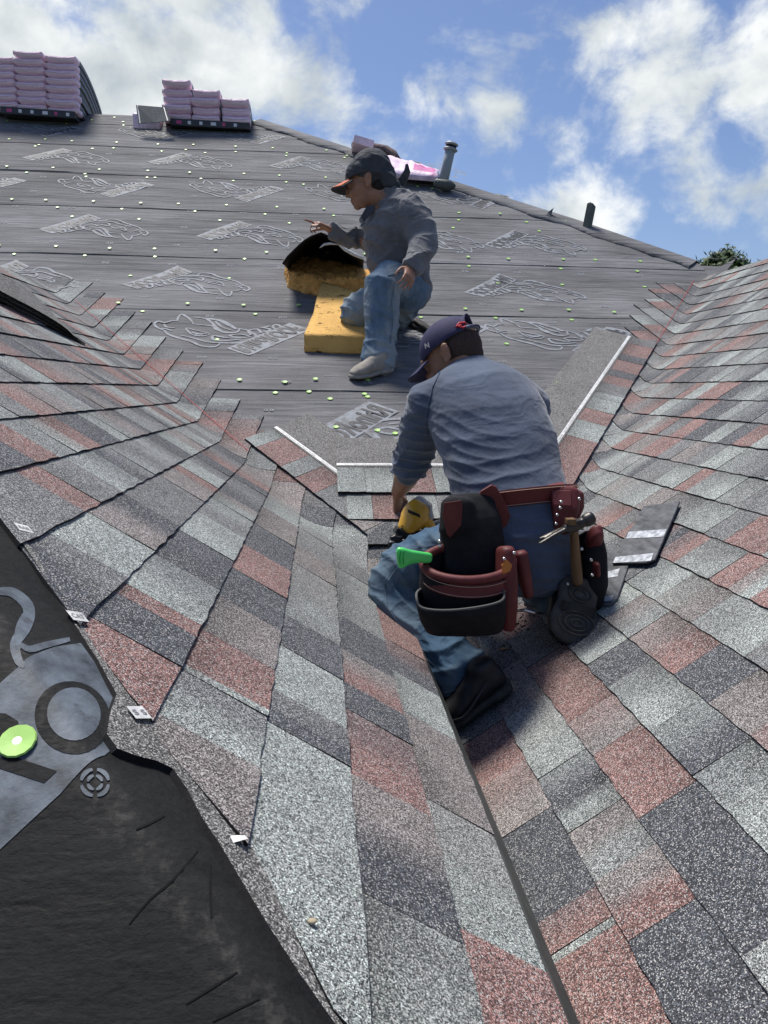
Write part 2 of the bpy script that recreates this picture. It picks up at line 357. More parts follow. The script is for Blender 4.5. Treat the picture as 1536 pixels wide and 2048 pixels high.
RIDGE_Y = HIPM[0].y; RX = HIPM[-1].x
def hipX(Y):
    ps = [(p.y, p.x) for p in HIPM]
    if Y >= ps[0][0]: return ps[0][1]
    for (ya, xa), (yb, xb) in zip(ps, ps[1:]):
        if Y >= yb: return xb + (xa-xb)*(Y-yb)/(ya-yb)
    return ps[-1][1] + .3
# creases in plan:  L/M  and R/M
def creaseL(X): return (-.5324-.6665*max(X, -1.77)+1.935)/.488         # Y where L meets M
def creaseR(X):
    Y = (-1.2166+.7228*X+1.935)/.488
    return Y if Y < YK else YK + (-1.2166+.7228*X-.749)/.65
def sheetM(X, Y):
    """height of the wrinkled underlayment over the deck"""
    a = nz3(X*.45, Y*3.2, 1.7); b = nz3(X*1.1+4, Y*11, 5.1)
    r = max(0, 1-abs(nz3(X*.30, Y*2.3, 9.3))*9); r2 = max(0, 1-abs(nz3(X*.5+9, Y*5.1, 2.3))*10)
    return .003 + .0030*a + .0018*b + .005*r*r + .003*r2*r2
# decks
def deck(name, pts, mats, kind='structure'):
    vs, fs = slab(pts, Vector((0, 0, 1)), -.02)
    o = mk(name, vs, fs, mats); tag(o, kind=kind); return o
P0X = (1.2166-.5324)/(.7228+.6665)
grid = MB(); xs0 = np.linspace(-6.5, 1, 3)
yb = lambda X: max(creaseL(X), creaseR(X))-.0
back = MB()
cols = list(np.linspace(-6.5, 3.2, 60)); rows = [0, .25, .5, .75, 1]
def m_low(X): return max(1.9, max(creaseL(X), creaseR(X))-.25) if X < 2.9 else creaseR(X)-.1
for i in range(len(cols)-1):
    for (ya, yb2) in ((0, 1), (1, 2)):
        q = []
        for X, top in ((cols[i], 0), (cols[i+1], 0)):
            pass
        xa, xb = cols[i], cols[i+1]
        def col(X):
            lo = m_low(X); Yt = RIDGE_Y
            # clip by hip
            if X > HIPM[0].x:
                for (a, b) in zip(HIPM, HIPM[1:]):
                    if a.x <= X <= b.x: Yt = a.y+(b.y-a.y)*(X-a.x)/(b.x-a.x)
                if X > HIPM[-1].x: Yt = HIPM[-1].y
            Yt = max(Yt, lo+.01); mid = min(max(YK, lo), Yt)
            return [lo, mid, Yt]
        A, B = col(xa), col(xb)
        vs = [(xa, A[ya], zM(A[ya])-.012), (xb, B[ya], zM(B[ya])-.012), (xb, B[yb2], zM(B[yb2])-.012), (xa, A[yb2], zM(A[yb2])-.012)]
        back.add(vs, [(0, 1, 2, 3)])
back_roof = back.build('back_roof_slope', M_UND); tag(back_roof, kind='structure')
# far sides of the ridge and of the hip
zr = zM(RIDGE_Y)
hz = [Vector((p.x, p.y, zM(p.y)-.003)) for p in HIPM]
far = MB(); far.add([(-6.5, RIDGE_Y, zr-.003), (hz[0].x, RIDGE_Y, zr-.003), (hz[0].x+1.6, RIDGE_Y+4, zr-2.4), (-6.5, RIDGE_Y+4, zr-2.4)], [(0, 1, 2, 3)])
for a, b in zip(hz, hz[1:]): far.add([a, b, b+Vector((3, 2.6, -4.2)), a+Vector((3, 2.6, -4.2))], [(0, 1, 2, 3)])
far.add([hz[0], hz[0]+Vector((3, 2.6, -4.2)), hz[0]+Vector((1.6, 4, -2.4))], [(0, 1, 2)])
tag(far.build('far_roof_slope', M_UND), kind='structure')
XE = .271                                           # eave of the left slope over the gutter line
YC = 2.12
XRID = 2.86
ld = MB()
def quad(mb, a, b, c, d): mb.add([a, b, c, d], [(0, 1, 2, 3)])
lx = list(np.linspace(-1.77, P0X, 40))
for xa, xb in zip(lx, lx[1:]):
    def lo(X): return max(.534-X, -1.0) if X <= XE else YC
    if xa < XE < xb:
        xb_ = XE
        quad(ld, (xa, lo(xa), zL(xa)-.012), (XE, lo(XE), zL(XE)-.012), (XE, creaseL(XE)+.1, zL(XE)-.012), (xa, creaseL(xa)+.1, zL(xa)-.012))
        quad(ld, (XE, YC, zL(XE)-.012), (xb, YC, zL(xb)-.012), (xb, creaseL(xb)+.05, zL(xb)-.012), (XE, creaseL(XE)+.05, zL(XE)-.012))
    else:
        quad(ld, (xa, lo(xa), zL(xa)-.012), (xb, lo(xb), zL(xb)-.012), (xb, creaseL(xb)+.05, zL(xb)-.012), (xa, creaseL(xa)+.05, zL(xa)-.012))
ld.add([(-1.77, -1, zL(-1.77)-.003), (-1.77, 5.4, zL(-1.77)-.003), (-4.5, 5.4, zL(-1.77)-1.8), (-4.5, -1, zL(-1.77)-1.8)], [(0, 1, 2, 3)])
left_roof = ld.build('left_roof_slope', M_UND); tag(left_roof, kind='structure')
rd_ = MB()
for Xa, Xb in zip(np.linspace(.0, XRID, 30), np.linspace(.0, XRID, 30)[1:]):
    quad(rd_, (Xa, -1, zR(Xa)-.012), (Xb, -1, zR(Xb)-.012), (Xb, creaseR(Xb)+.1, zR(Xb)-.012), (Xa, creaseR(Xa)+.1, zR(Xa)-.012))
rd_.add([(XRID, -1, zR(XRID)-.003), (XRID+3, -1, zR(XRID)-2.2), (XRID+3, 5.85, zR(XRID)-2.2), (XRID, 5.85, zR(XRID)-.003)], [(0, 1, 2, 3)])
right_roof = rd_.build('right_roof_slope', M_UND); tag(right_roof, kind='structure')

# ------------------------------------------------------------------ shingles
PAL = {'D': (.078, .083, .093), 'M': (.160, .163, .164), 'S': (.295, .322, .305), 'R': (.235, .137, .122), 'P': (.21, .188, .178), 'G': (.225, .238, .230)}
def pick():
    return random.choices('DMSRPG', weights=(20, 19, 21, 22, 11, 12))[0]
def jit(c, a=.10):
    k = 1+random.uniform(-a, a); return tuple(x*k for x in c)
def smooth0(x, w):
    if x <= -w: return 0.
    if x >= w: return x
    return (x+w)**2/(4*w)
class Slope:
    """parametrised roof plane: X says the course, s=Y runs along it; past the crease it bends up onto the back slope"""
    def __init__(s, z, n, crease, sgn, e_pts, uM):
        s.z = z; s.n = n; s.sgn = sgn
        a, b = e_pts; s.C0 = a; s.e = (b-a).normalized()
        yd = Vector((0, 1, 0)); s.u1 = (yd - s.e*yd.dot(s.e)); s.u1 -= s.n*s.u1.dot(s.n); s.u1.normalize()
        s.u2 = (uM - s.e*uM.dot(s.e)).normalized()
    def at(s, X, Y, h):
        P = Vector((X, Y, s.z(X))); d = P-s.C0; q = d.dot(s.u1); a = d.dot(s.e)
        if q < -.16: return P + s.n*h
        w = .045
        pos = s.C0 + s.e*a - s.u1*smooth0(-q, w) + s.u2*smooth0(q, w)
        k = min(1, max(0, (q+w)/(2*w))); nn = (s.n*(1-k) + nM1*k).normalized()
        return pos + nn*(h+.004*k)
cl = lambda X: Vector((X, (-.5324-.6665*X+1.935)/.488, zL(X)))
crr = lambda X: Vector((X, (-1.2166+.7228*X+1.935)/.488, zR(X)))
SL = Slope(zL, nL, None, 1, (cl(0), cl(-1.5)), Vector((0, 1, .488)).normalized())
SR = Slope(zR, nR, None, -1, (crr(1.), crr(2.6)), Vector((0, 1, .488)).normalized())
pieces = []                                          # (slope, size-rank, MB)
def tab(atf, X0, X1, Ya, Yb, c0, c1, T, dark=.0, ragged=True, ystep=.05, base=.004, jag=.0015, under=.03, yfn=None):
    """one tab: butt at X0 (lower edge, thick), upper edge at X1; colours c0 (near end) to c1 (far end)"""
    mb = MB(); n = max(2, int((Yb-Ya)/ystep)+1)
    ys = [Ya+(Yb-Ya)*i/n for i in range(n+1)]
    rows_ = 5
    for i, Y in enumerate(ys):
        k = i/n
        kk = min(1, max(0, (k-.35)/.3)) if ragged else k
        c = tuple(c0[j]*(1-kk)+c1[j]*kk for j in range(3))
        jx = jag*math.sin(Y*61+X0*37)+jag*nz3(Y*19, X0*9, 2)
        for r in range(rows_):
            f = r/(rows_-1)
            X = X0 + (X1-X0)*f + (jx if r == 0 else 0)
            h = base + T*(1-f) + .0010
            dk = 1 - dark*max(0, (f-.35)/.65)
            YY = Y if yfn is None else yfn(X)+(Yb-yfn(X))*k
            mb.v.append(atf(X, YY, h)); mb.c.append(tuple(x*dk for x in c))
        mb.v.append(atf(X0+jx, Y if yfn is None else yfn(X0)+(Yb-yfn(X0))*k, base-.0004)); mb.c.append(c)
    W_ = rows_+1
    for i in range(n):
        for r in range(rows_-1):
            mb.f.append((i*W_+r, (i+1)*W_+r, (i+1)*W_+r+1, i*W_+r+1)); mb.m.append(0)
        mb.f.append((i*W_+rows_, (i+1)*W_+rows_, (i+1)*W_, i*W_)); mb.m.append(1)
    for i in (0, n):
        # end walls
        b = len(mb.v)
        for r in range(rows_):
            X = X0+(X1-X0)*r/(rows_-1); mb.v.append(atf(X, ys[i] if yfn is None else yfn(X)+(Yb-yfn(X))*i/n, base-.002)); mb.c.append(c0)
        for r in range(rows_-1): mb.f.append((i*W_+r, i*W_+r+1, b+r+1, b+r)); mb.m.append(1)
    return mb
def widths(Ya, Yb, lo=.085, hi=.20):
    ys = [Ya]
    while ys[-1] < Yb-.03:
        ys.append(min(Yb, ys[-1]+random.uniform(lo, hi)))
    ys[-1] = Yb
    return ys
def run_course(slope, X0, X1, Ya, Yb, spec=None, T=.0043, base=.004, yfn=None):
    cells = []
    y = Ya
    if spec:
        for (yend, c) in spec:
            if yend > Yb: yend = Yb
            if yend > y+.01: cells.append((y, yend, c)); y = yend
    prev = None
    for a, b in zip(widths(y, Yb), widths(y, Yb)[1:]) if False else []: pass
    ws = widths(y, Yb) if y < Yb-.02 else [y]
    for a, b in zip(ws, ws[1:]):
        c = pick()
        while c == prev: c = pick()
        prev = c; cells.append((a, b, c))
    step = 0
    for i, (a, b, c) in enumerate(cells):
        nxt = cells[i+1][2] if i+1 < len(cells) else c
        ca = jit(PAL[c]); cb = jit(PAL[c], .06)
        r = random.random()
        if r < .34: cb = tuple(.5*x+.5*y_ for x, y_ in zip(PAL[c], PAL[nxt]))
        elif r < .48 and b-a > .10: cb = jit(PAL[random.choice('DMPG')])
        if random.random() < .65: step = .0020 if step == 0 else 0.
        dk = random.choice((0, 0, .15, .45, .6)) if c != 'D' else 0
        cj = tuple((x+y_)/2 for x, y_ in zip(ca, cb)); 
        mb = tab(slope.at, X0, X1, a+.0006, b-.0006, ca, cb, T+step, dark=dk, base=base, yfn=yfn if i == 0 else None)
        pieces.append((slope, mb, Vector(mb.v[len(mb.v)//2])))
U = .12
def Xl(n): return (1.3203-n)*U
def Xr(n): return (4.0679+.8711*n)*U
EDGE = [(-.484, 1.193), (-.338, 1.017), (-.207, .877), (-.079, .751), (.003, .58), (.30, .36)]
def hip_edge(X):
    if X < EDGE[0][0]: return EDGE[0][1] - (X-EDGE[0][0])*1.03
    for (a, ya), (b, yb3) in zip(EDGE, EDGE[1:]):
        if X <= b: return ya+(yb3-ya)*(X-a)/(b-a)
    return .36
# colours read off the photograph for the big near tabs; y = photo row on the butt line
def specL(X, lst):
    outl = []
    for (py, c) in lst:
        # photo row -> Y on this course line
        d0 = None; lo, hi = .3, 9.
        def row(Y):
            P = Vector((X, Y, zL(X)))-EYE; return 1024 - F_PX*P.dot(UPV)/P.dot(FWD)
        for _ in range(40):
            mid = (lo+hi)/2
            if row(mid) > py: lo = mid
            else: hi = mid
        outl.append((lo, c))
    return outl
def specR(X, lst):
    outl = []
    for (py, c) in lst:
        lo, hi = .3, 9.
        def row(Y):
            P = Vector((X, Y, zR(X)))-EYE; return 1024 - F_PX*P.dot(UPV)/P.dot(FWD)
        for _ in range(40):
            mid = (lo+hi)/2
            if row(mid) > py: lo = mid
            else: hi = mid
        outl.append((lo, c))
    return outl
LS = {4: [(1345, 'R'), (1285, 'D'), (1262, 'R'), (1190, 'S'), (1130, 'D'), (1085, 'S'), (1050, 'M')],
      5: [(1165, 'D'), (1110, 'S'), (1060, 'P'), (1010, 'M')],
      3: [(1550, 'P'), (1445, 'S'), (1432, 'S'), (1350, 'R'), (1270, 'P'), (1205, 'D'), (1150, 'R'), (1100, 'D'), (1060, 'P'), (1010, 'S')],
      2: [(1850, 'S'), (1690, 'S'), (1545, 'S'), (1470, 'D'), (1370, 'S'), (1300, 'D'), (1180, 'G'), (1140, 'P'), (1100, 'M')],
      1: [(1905, 'S'), (1645, 'D'), (1500, 'R'), (1440, 'D'), (1365, 'R'), (1290, 'D'), (1180, 'G'), (1120, 'M')],
      0: [(1960, 'R'), (1680, 'S'), (1560, 'P'), (1490, 'P'), (1400, 'S'), (1330, 'D'), (1250, 'R')]}
RS = {-1: [(1850, 'R'), (1835, 'S'), (1775, 'R'), (1615, 'D'), (1520, 'P'), (1440, 'R'), (1390, 'M')],
      0: [(1800, 'D'), (1690, 'R'), (1600, 'G'), (1540, 'S'), (1500, 'D'), (1390, 'S'), (1320, 'P'), (1260, 'D')],
      1: [(1820, 'P'), (1565, 'D'), (1450, 'R'), (1390, 'P'), (1290, 'R'), (1240, 'M')],
      2: [(1640, 'D'), (1480, 'S'), (1400, 'D'), (1320, 'S'), (1280, 'D'), (1240, 'S')],
      3: [(1560, 'R'), (1400, 'R'), (1340, 'P'), (1290, 'D'), (1225, 'R'), (1190, 'G')],
      4: [(1400, 'S'), (1330, 'D'), (1250, 'M'), (1190, 'S'), (1150, 'P')]}
for n in range(0, 17):
    Xb, Xt = Xl(n-1), Xl(n)-.012
    if n == 0: Xb = XE                      # cut along the eave line
    if n == 0: continue_far = True
    offh = random.uniform(-.008, .012); Ya = max(hip_edge(Xb), hip_edge(Xt)) + offh
    hfn = (lambda o: (lambda X: hip_edge(X)+o+.006*nz3(X*31, o*90, 0)))(offh)
    Yb = creaseL((Xb+Xt)/2) + random.uniform(.30, .40)
    Yb = min(Yb, 5.40+random.uniform(-.03, .03))
    if Yb < Ya+.1: continue
    Xcut = Xb
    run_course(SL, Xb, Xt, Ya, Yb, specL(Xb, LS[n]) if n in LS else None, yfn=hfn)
# the courses below the eave cut, behind the kneeling man
for n in range(-2, 0):
    Xb, Xt = Xl(n-1), Xl(n)-.012
    if n == -1: pass
    Xb = min(Xb, P0X+.03)
    run_course(SL, Xb, Xt, YC, creaseL((Xb+Xt)/2)+.1)
run_course(SL, Xl(-1), XE-.0, YC, creaseL(XE)+.1)
for n in range(-2, 23):
    Xb, Xt = Xr(n), Xr(n+1)+.012
    Xb_, Xt_ = Xb, min(Xt, XRID)
    Yend = (-1.2166+.7228*((Xb+Xt)/2)+1.935)/.488
    Yb = Yend + random.uniform(.36, .46)
    if Xb < P0X: Yb = 2.55 if n < 0 else Yend+.2
    Yst = .45 if n < 6 else .7
    Yst = max(.3, Yst)
    Yb = min(Yb, 5.92)
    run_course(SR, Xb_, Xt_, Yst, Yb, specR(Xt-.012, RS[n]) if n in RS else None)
def in_view(P):
    d = P-EYE; z = d.dot(FWD)
    if z < .05: return False
    x = 768+F_PX*d.dot(RGT)/z; y = 1024-F_PX*d.dot(UPV)/z
    return -30 < x < 1566 and -30 < y < 2078
for slope, root, name in ((SL, left_roof, 'left'), (SR, right_roof, 'right')):
    ps = [p for p in pieces if p[0] is slope]
    ps.sort(key=lambda p: ((0 if in_view(p[2]) else 1), (p[2]-EYE).length))
    for p in ps[:298]: p[1].build('shingle', [M_GRAN, M_EDGE], root, col=True)
    rest = MB()
    for p in ps[298:]:
        rest.add(p[1].v, p[1].f, p[1].m, p[1].c)
    if rest.v: tag(rest.build('far_shingles', [M_GRAN, M_EDGE], root, col=True), kind='stuff')
# eave of the left slope: drip strip and the board under it
eb = MB()
ey = [.2, YC+.02]
eb.add([(XE-.02, ey[0], zL(XE)+.011), (XE-.02, ey[1], zL(XE)+.011), (XE+.006+.001, ey[1], zL(XE)+.004), (XE+.012, ey[0], zL(XE)+.004),
        (XE+.040, ey[0], zL(XE)-.030), (XE+.022, ey[1], zL(XE)-.022)], [(0, 3, 2, 1), (3, 4, 5, 2)])
eb.build('drip_edge', M_FLASH, left_roof)
fb = MB(); fb.add(*box((XE-.015, (ey[0]+ey[1])/2, zL(XE)-.14), (.012, (ey[1]-ey[0])/2, .12))); fb.build('fascia_board', M_DECK, left_roof)
# end wall of the left slope where it meets the lower part of the valley
# starter strip along the hip with its release tape labels
st = MB()
tr = [(-260, 700), (-120, 880), (-50, 972), (0, 1040), (60, 1130), (125, 1235), (185, 1330), (222, 1398), (208, 1436), (201, 1478), (222, 1508), (262, 1523), (300, 1532), (334, 1548), (362, 1590), (392, 1648), (430, 1706), (470, 1775), (520, 1860), (585, 1962), (645, 2048), (700, 2130)]
outp = []
for a, b in zip(tr, tr[1:]):
    for t in (0, .34, .67): outp.append(onL(a[0]+(b[0]-a[0])*t+1.5*nz3(a[0], t*3, 1), a[1]+(b[1]-a[1])*t))
for p in outp:
    w_ = max(.012, (hip_edge(p.x)-p.y)/2+.004)
    for (o_, h) in ((0, .0005), (.002, .0080), (w_*.6, .0076), (w_, .0055)):
        q = Vector((p.x+o_, p.y+o_, zL(p.x+o_))); st.v.append(q+nL*h); st.c.append((.17, .165, .155))
for i in range(len(outp)-1):
    for r in range(3): st.f.append((i*4+r, (i+1)*4+r, (i+1)*4+r+1, i*4+r+1)); st.m.append(1 if r == 0 else 0)
st.build('starter_strip', [M_GPLAIN, M_EDGE], left_roof)
def decal_quad(pts, mat_, name, parent, h=.001, n=nL):
    mb = MB(); mb.add([Vector(p)+n*h for p in pts], [(0, 1, 2, 3)]); return mb.build(name, mat_, parent)
_fonts = {}
def text_mesh(s, size=1.0, bold=0.0):
    k = (s, size, bold)
    if k in _fonts: return _fonts[k]
    cu = bpy.data.curves.new('t', 'FONT'); cu.body = s; cu.size = size; cu.offset = bold; cu.resolution_u = 4
    ob = bpy.data.objects.new('t', cu); C.collection.objects.link(ob)
    bpy.context.view_layer.update()
    me = ob.evaluated_get(bpy.context.evaluated_depsgraph_get()).to_mesh()
    r = ([v.co.copy() for v in me.vertices], [tuple(p.vertices) for p in me.polygons])
    bpy.data.objects.remove(ob)
    _fonts[k] = r; return r
for (px, py, txt, ang) in ((40, 1068, 'BAR', -.5), (146, 1246, 'CAT', -.5), (268, 1440, 'S S', -.5), ):
    c = onL(px, py); ax = (onL(px+24, py+30)-c).normalized(); ay = nL.cross(ax)
    w_, h_ = .022, .013
    q = [c-ax*w_*.5-ay*h_, c+ax*w_*.5-ay*h_, c+ax*w_*.5+ay*h_, c-ax*w_*.5+ay*h_]
    mb = MB(); mb.add([p+nL*.0115 for p in q], [(0, 1, 2, 3)], 0)
    tv, tf = text_mesh(txt, 1, .01); wx = max(v.x for v in tv)
    mb.add([c + ay*((v.x/wx-.5)*.021) - ax*((v.y-.35)*.013) + nL*.0122 for v in tv], tf, 1)
    mb.build('label_tape', [M_SEAL, M_TAPEINK], left_roof)
# lifted shingle edges left by the saw near the hip are part of the courses; crumpled tape by the lower course
cp = onL(462, 1690); cr_ = [cp+Vector((random.uniform(-.011, .011), random.uniform(-.008, .008), 0))+nL*random.uniform(.004, .013) for _ in range(14)]
bm = bmesh.new(); [bm.verts.new(v) for v in cr_]; bmesh.ops.convex_hull(bm, input=bm.verts); bm.verts.index_update()
mk('crumpled_tape', [v.co.copy() for v in bm.verts if v.link_faces or True], [[v.index for v in f.verts] for f in bm.faces], M_SEAL, left_roof); bm.free()

# ------------------------------------------------------------------ back slope underlayment
LAPS = [1.9, 2.95, 3.99, 4.96, 5.79, 6.52, 7.13, 7.75, 8.30, RIDGE_Y+.01]
def top_clip(X, Y):
    return X <= hipX(Y)
for li in range(len(LAPS)-1):
    y0, y1 = LAPS[li]-.06, LAPS[li+1]+.03
    if li == len(LAPS)-2: y1 = RIDGE_Y
    xl = -6.5; nx = 190; ny = 26
    mb = MB(); idx = {}
    for j in range(ny+1):
        Y = y0+(y1-y0)*max(0, j-3)/(ny-3)+(0, .003, .008, .018)[min(j, 3)]*(1 if j < 26 else 0)
        xr = hipX(Y) if Y > HIPM[-1].y else max(3.0, HIPM[-1].x)
        if Y < HIPM[-1].y: xr = HIPM[-1].x+.02
        for i in range(nx+1):
            X = xl+(xr-xl)*i/nx
            lapw = .006*math.sin(X*1.9+li)+.010*nz3(X*.6, li*3.1, 0)
            Yw = Y + (lapw if j < 3 else 0)
            lift = 0
            if j == 0: lift = .0025+.006*max(0, nz3(X*.9, li*7.7, 4))
            elif j == 1: lift = .004+.003*max(0, nz3(X*.9, li*7.7, 4))
            elif j == 2: lift = .002
            else: lift = .001*(j < 5)+.0015
            lift += .0025*(1-j/ny)
            if Y < 5: 
                pass
            n_ = nM1 if Yw < YK else nM2
            mb.v.append(Vector((X, Yw, zM(Yw)))+n_*(sheetM(X, Yw)+lift)); mb.c.append((0, 0, 0))
    for j in range(ny):
        for i in range(nx):
            X = xl+(2.9-xl)*i/nx; Y = y0+(y1-y0)*max(0, j-3)/(ny-3)
            if Y+.1 < max(creaseL(X), 0)-.1 or (X > .8 and Y+.1 < creaseR(X)-.15): continue
            mb.f.append((j*(nx+1)+i, j*(nx+1)+i+1, (j+1)*(nx+1)+i+1, (j+1)*(nx+1)+i)); mb.m.append(0)
    # front lip
    b = len(mb.v)
    for i in range(nx+1): mb.v.append(mb.v[i]-Vector((0, -.002, .004))); mb.c.append((0, 0, 0))
    for i in range(nx):
        X = xl+(2.9-xl)*i/nx
        if y0+.1 < max(creaseL(X), 0)-.1 or (X > .8 and y0+.1 < creaseR(X)-.15): continue
        mb.f.append((i, b+i, b+i+1, i+1)); mb.m.append(0)
    mb.build('underlayment_sheet', M_UND, back_roof, smooth=True)
def lapof(Y):
    for li in range(len(LAPS)-1):
        if LAPS[li]-.06 <= Y < LAPS[li+1]-.06:
            j = (Y-LAPS[li]+.06)/(LAPS[li+1]-LAPS[li]+.09)
            return .0025*(1-j) + (.006 if j < .12 else 0)
    return 0
def surfM(X, Y, h):
    n_ = nM1 if Y < YK else nM2
    return Vector((X, Y, zM(Y)))+n_*(sheetM(X, Y)+lapof(Y)+h)
# the printed mark: stroke drawing traced in a unit frame, band with the name, grade below it
def ribbon(pts, w, closed=False):
    P = [Vector((p[0], p[1], 0)) for p in pts]; Q = []
    # resample with Catmull-Rom
    for i in range(len(P)-1):
        p0, p1, p2, p3 = P[max(i-1, 0)], P[i], P[i+1], P[min(i+2, len(P)-1)]
        for k in range(3):
            t = k/3; Q.append(.5*((2*p1)+(p2-p0)*t+(2*p0-5*p1+4*p2-p3)*t*t+(3*p1-p0-3*p2+p3)*t**3))
    Q.append(P[-1]); vs = []; fs = []
    for i, p in enumerate(Q):
        t = Q[min(i+1, len(Q)-1)]-Q[max(i-1, 0)]; t.normalize(); s = Vector((-t.y, t.x, 0))
        ww = w*(.45+.55*math.sin(math.pi*min(1, max(0, (i+.8)/(len(Q)+.6)))))
        vs += [p-s*ww/2, p+s*ww/2]
    for i in range(len(Q)-1): fs.append((2*i, 2*i+2, 2*i+3, 2*i+1))
    return vs, fs
STK = [([(575, 118), (600, 98), (680, 102), (750, 135), (830, 160), (895, 185), (925, 212)], 14),
       ([(925, 212), (975, 235), (1002, 262), (985, 285), (945, 272), (905, 290), (870, 290)], 13),
       ([(870, 290), (875, 310), (862, 342), (815, 318), (785, 290), (770, 268)], 12),
       ([(770, 268), (700, 262), (650, 255), (620, 225), (560, 208)], 10),
       ([(480, 235), (490, 210), (540, 205), (590, 215), (640, 262), (700, 310), (780, 324)], 14),
       ([(500, 235), (560, 272), (630, 305), (720, 314)], 22), ([(530, 225), (590, 250), (640, 290)], 12),
       ([(490, 240), (430, 225), (390, 200), (372, 180), (390, 150), (460, 130), (540, 125), (640, 130), (740, 160), (820, 180)], 14),
       ([(405, 175), (470, 165), (530, 180), (470, 192), (405, 178)], 12), ([(470, 150), (560, 140), (620, 150), (625, 180), (560, 165), (500, 160)], 12),
       ([(650, 190), (690, 175), (760, 190), (802, 235), (740, 218), (680, 205), (650, 190)], 9), ([(660, 200), (720, 192), (760, 205)], 14),
       ([(870, 235), (920, 240), (945, 262)], 12), ([(880, 212), (930, 228), (960, 225)], 10)]
BAND = [(35, 245), (395, 40), (530, 90), (180, 290)]
def logo(cx, Y0, flip, sx=1.0, sy=1.0, surf=surfM, scale=1.0, mats=None, parent=None, h0=.0045, name='printed_logo'):
    """cx,Y0 centre on the roof; unit: 1000 zoom px = .82 m across"""
    k = .00086*scale*sx; ky = .00172*scale*sy; f = -1 if flip else 1
    def T(x, y, h):
        X = cx + f*(x-515)*k; Y = Y0 - f*(y-190)*ky
        return surf(X, Y, h)
    mb = MB()
    for pts, wd in STK:
        vs, fs = ribbon([(p[0], p[1]*2) for p in pts], wd*1.45); mb.add([T(v.x, v.y/2, h0) for v in vs], fs, 0)
    # band split in cells so it follows the sheet
    n = 14
    a, b, c, d = [Vector((p[0], p[1], 0)) for p in BAND]
    vs = []; fs = []
    for i in range(n+1):
        for j in range(3):
            p = (a+(b-a)*i/n)*(1-j/2)+(d+(c-d)*i/n)*(j/2); vs.append(T(p.x, p.y, h0-.0008))
    for i in range(n):
        for j in range(2): fs.append((i*3+j, (i+1)*3+j, (i+1)*3+j+1, i*3+j+1))
    mb.add(vs, fs, 0)
    # name, upside down along the band (reads from its upper right end)
    tv, tf = text_mesh('RhinoROOF', 1, .035); wx = max(v.x for v in tv)
    o_ = c+(b-c)*.14; ux = (d-c)*.93; uy = (b-c)*.80
    o_ = c + (b-c)*.12 + (d-c)*.03
    mb.add([T(*(o_+ux*(v.x/wx)+uy*(v.y/.78))[:2], h0+.0012) for v in tv], tf, 1)
    tv, tf = text_mesh('U20', 1, .02); wx = max(v.x for v in tv)
    o_ = Vector((445, 222, 0)); ux = Vector((-205, 62, 0)); uy = Vector((-62, -22, 0))*1.0
    mb.add([T(*(o_+ux*(v.x/wx)-Vector((-70, 8, 0))*0 + Vector((-30, -38, 0))*(v.y/.72))[:2], h0) for v in tv], tf, 0)
    fixed = mb.build(name, mats or [M_PRINT, M_INK], parent)
    return fixed
ROWS = [(3.54, 0, [(800, 870)], 1.25), (4.67, 1, [(465, 672), (1130, 678)], 1.1), (5.33, 0, [(375, 565), (1040, 580)], 1.0), (6.16, 0, [(192, 455), (500, 468), (860, 480), (1065, 490)], .95),
        (6.97, 1, [(-40, 355), (215, 368), (475, 380), (705, 385), (935, 400)], .95), (7.55, 0, [(135, 315), (380, 325), (620, 330), (850, 350)], .9), (8.10, 1, [(90, 258), (310, 272), (500, 280)], .85),
        ]
extra = [(790, 695, 1, 1.1), (40, 540, 0, 1.0), (-20, 440, 0, .9), (60, 255, 1, .01)]
for Y, fl, cs, sc in ROWS:
    for (px, py) in cs:
        p = onM(px, py)
        lo_, hi_ = [(a, b) for a, b in zip(LAPS, LAPS[1:]) if a <= Y < b][0]
        Yc = min(max(p.y, lo_+.30), hi_-.30) if hi_-lo_ > .62 else (lo_+hi_)/2
        logo(p.x, Yc, fl, scale=sc, sy=.92 if Y < 6 else .78, parent=back_roof)
p = onM(840, 690); logo(p.x, 4.62, 1, scale=1.1, parent=back_roof)
p = onM(60, 530); logo(p.x, 5.38, 0, scale=1.0, parent=back_roof)
# small printed marks and lay lines along the laps
tick = MB()
for li in range(2, len(LAPS)-1):
    for off, w_ in ((.09, .0035), (.12, .002), (-.10, .002)):
        Y = LAPS[li]+off; X = -5
        while X < hipX(Y)-.2:
            L_ = random.uniform(.3, 1.4)
            if random.random() < .55 and Y > max(creaseL(X), creaseR(X))+.4:
                n = 6; vs = []
                for i in range(n+1):
                    for s in (0, 1): vs.append(surfM(X+L_*i/n, Y+s*w_, .003))
                tick.add(vs, [(2*i, 2*i+2, 2*i+3, 2*i+1) for i in range(n)])
            X += L_+random.uniform(.05, .5)
tag(tick.build('lay_lines', M_PRINT, back_roof), kind='stuff')
small = MB()
for Y in np.arange(3.2, 8.2, .27):
    for X in np.arange(-4, 3, .42):
        X_ = X+random.uniform(-.05, .05)
        if Y < max(creaseL(X_), creaseR(X_))+.4 or X_ > hipX(Y)-.2: continue
        for dx in (-.014, .014):
            r = .010; vs = [surfM(X_+dx+r*math.cos(a)*1.1, Y+r*1.3*math.sin(a), .0035) for a in np.linspace(0, 2*math.pi, 9)[:-1]] + [surfM(X_+dx+r*.5*math.cos(a), Y+r*.7*math.sin(a), .0035) for a in np.linspace(0, 2*math.pi, 9)[:-1]]
            small.add(vs, [(i, (i+1) % 8, 8+(i+1) % 8, 8+i) for i in range(8)])
tag(small.build('target_marks', M_PRINT, back_roof), kind='stuff')
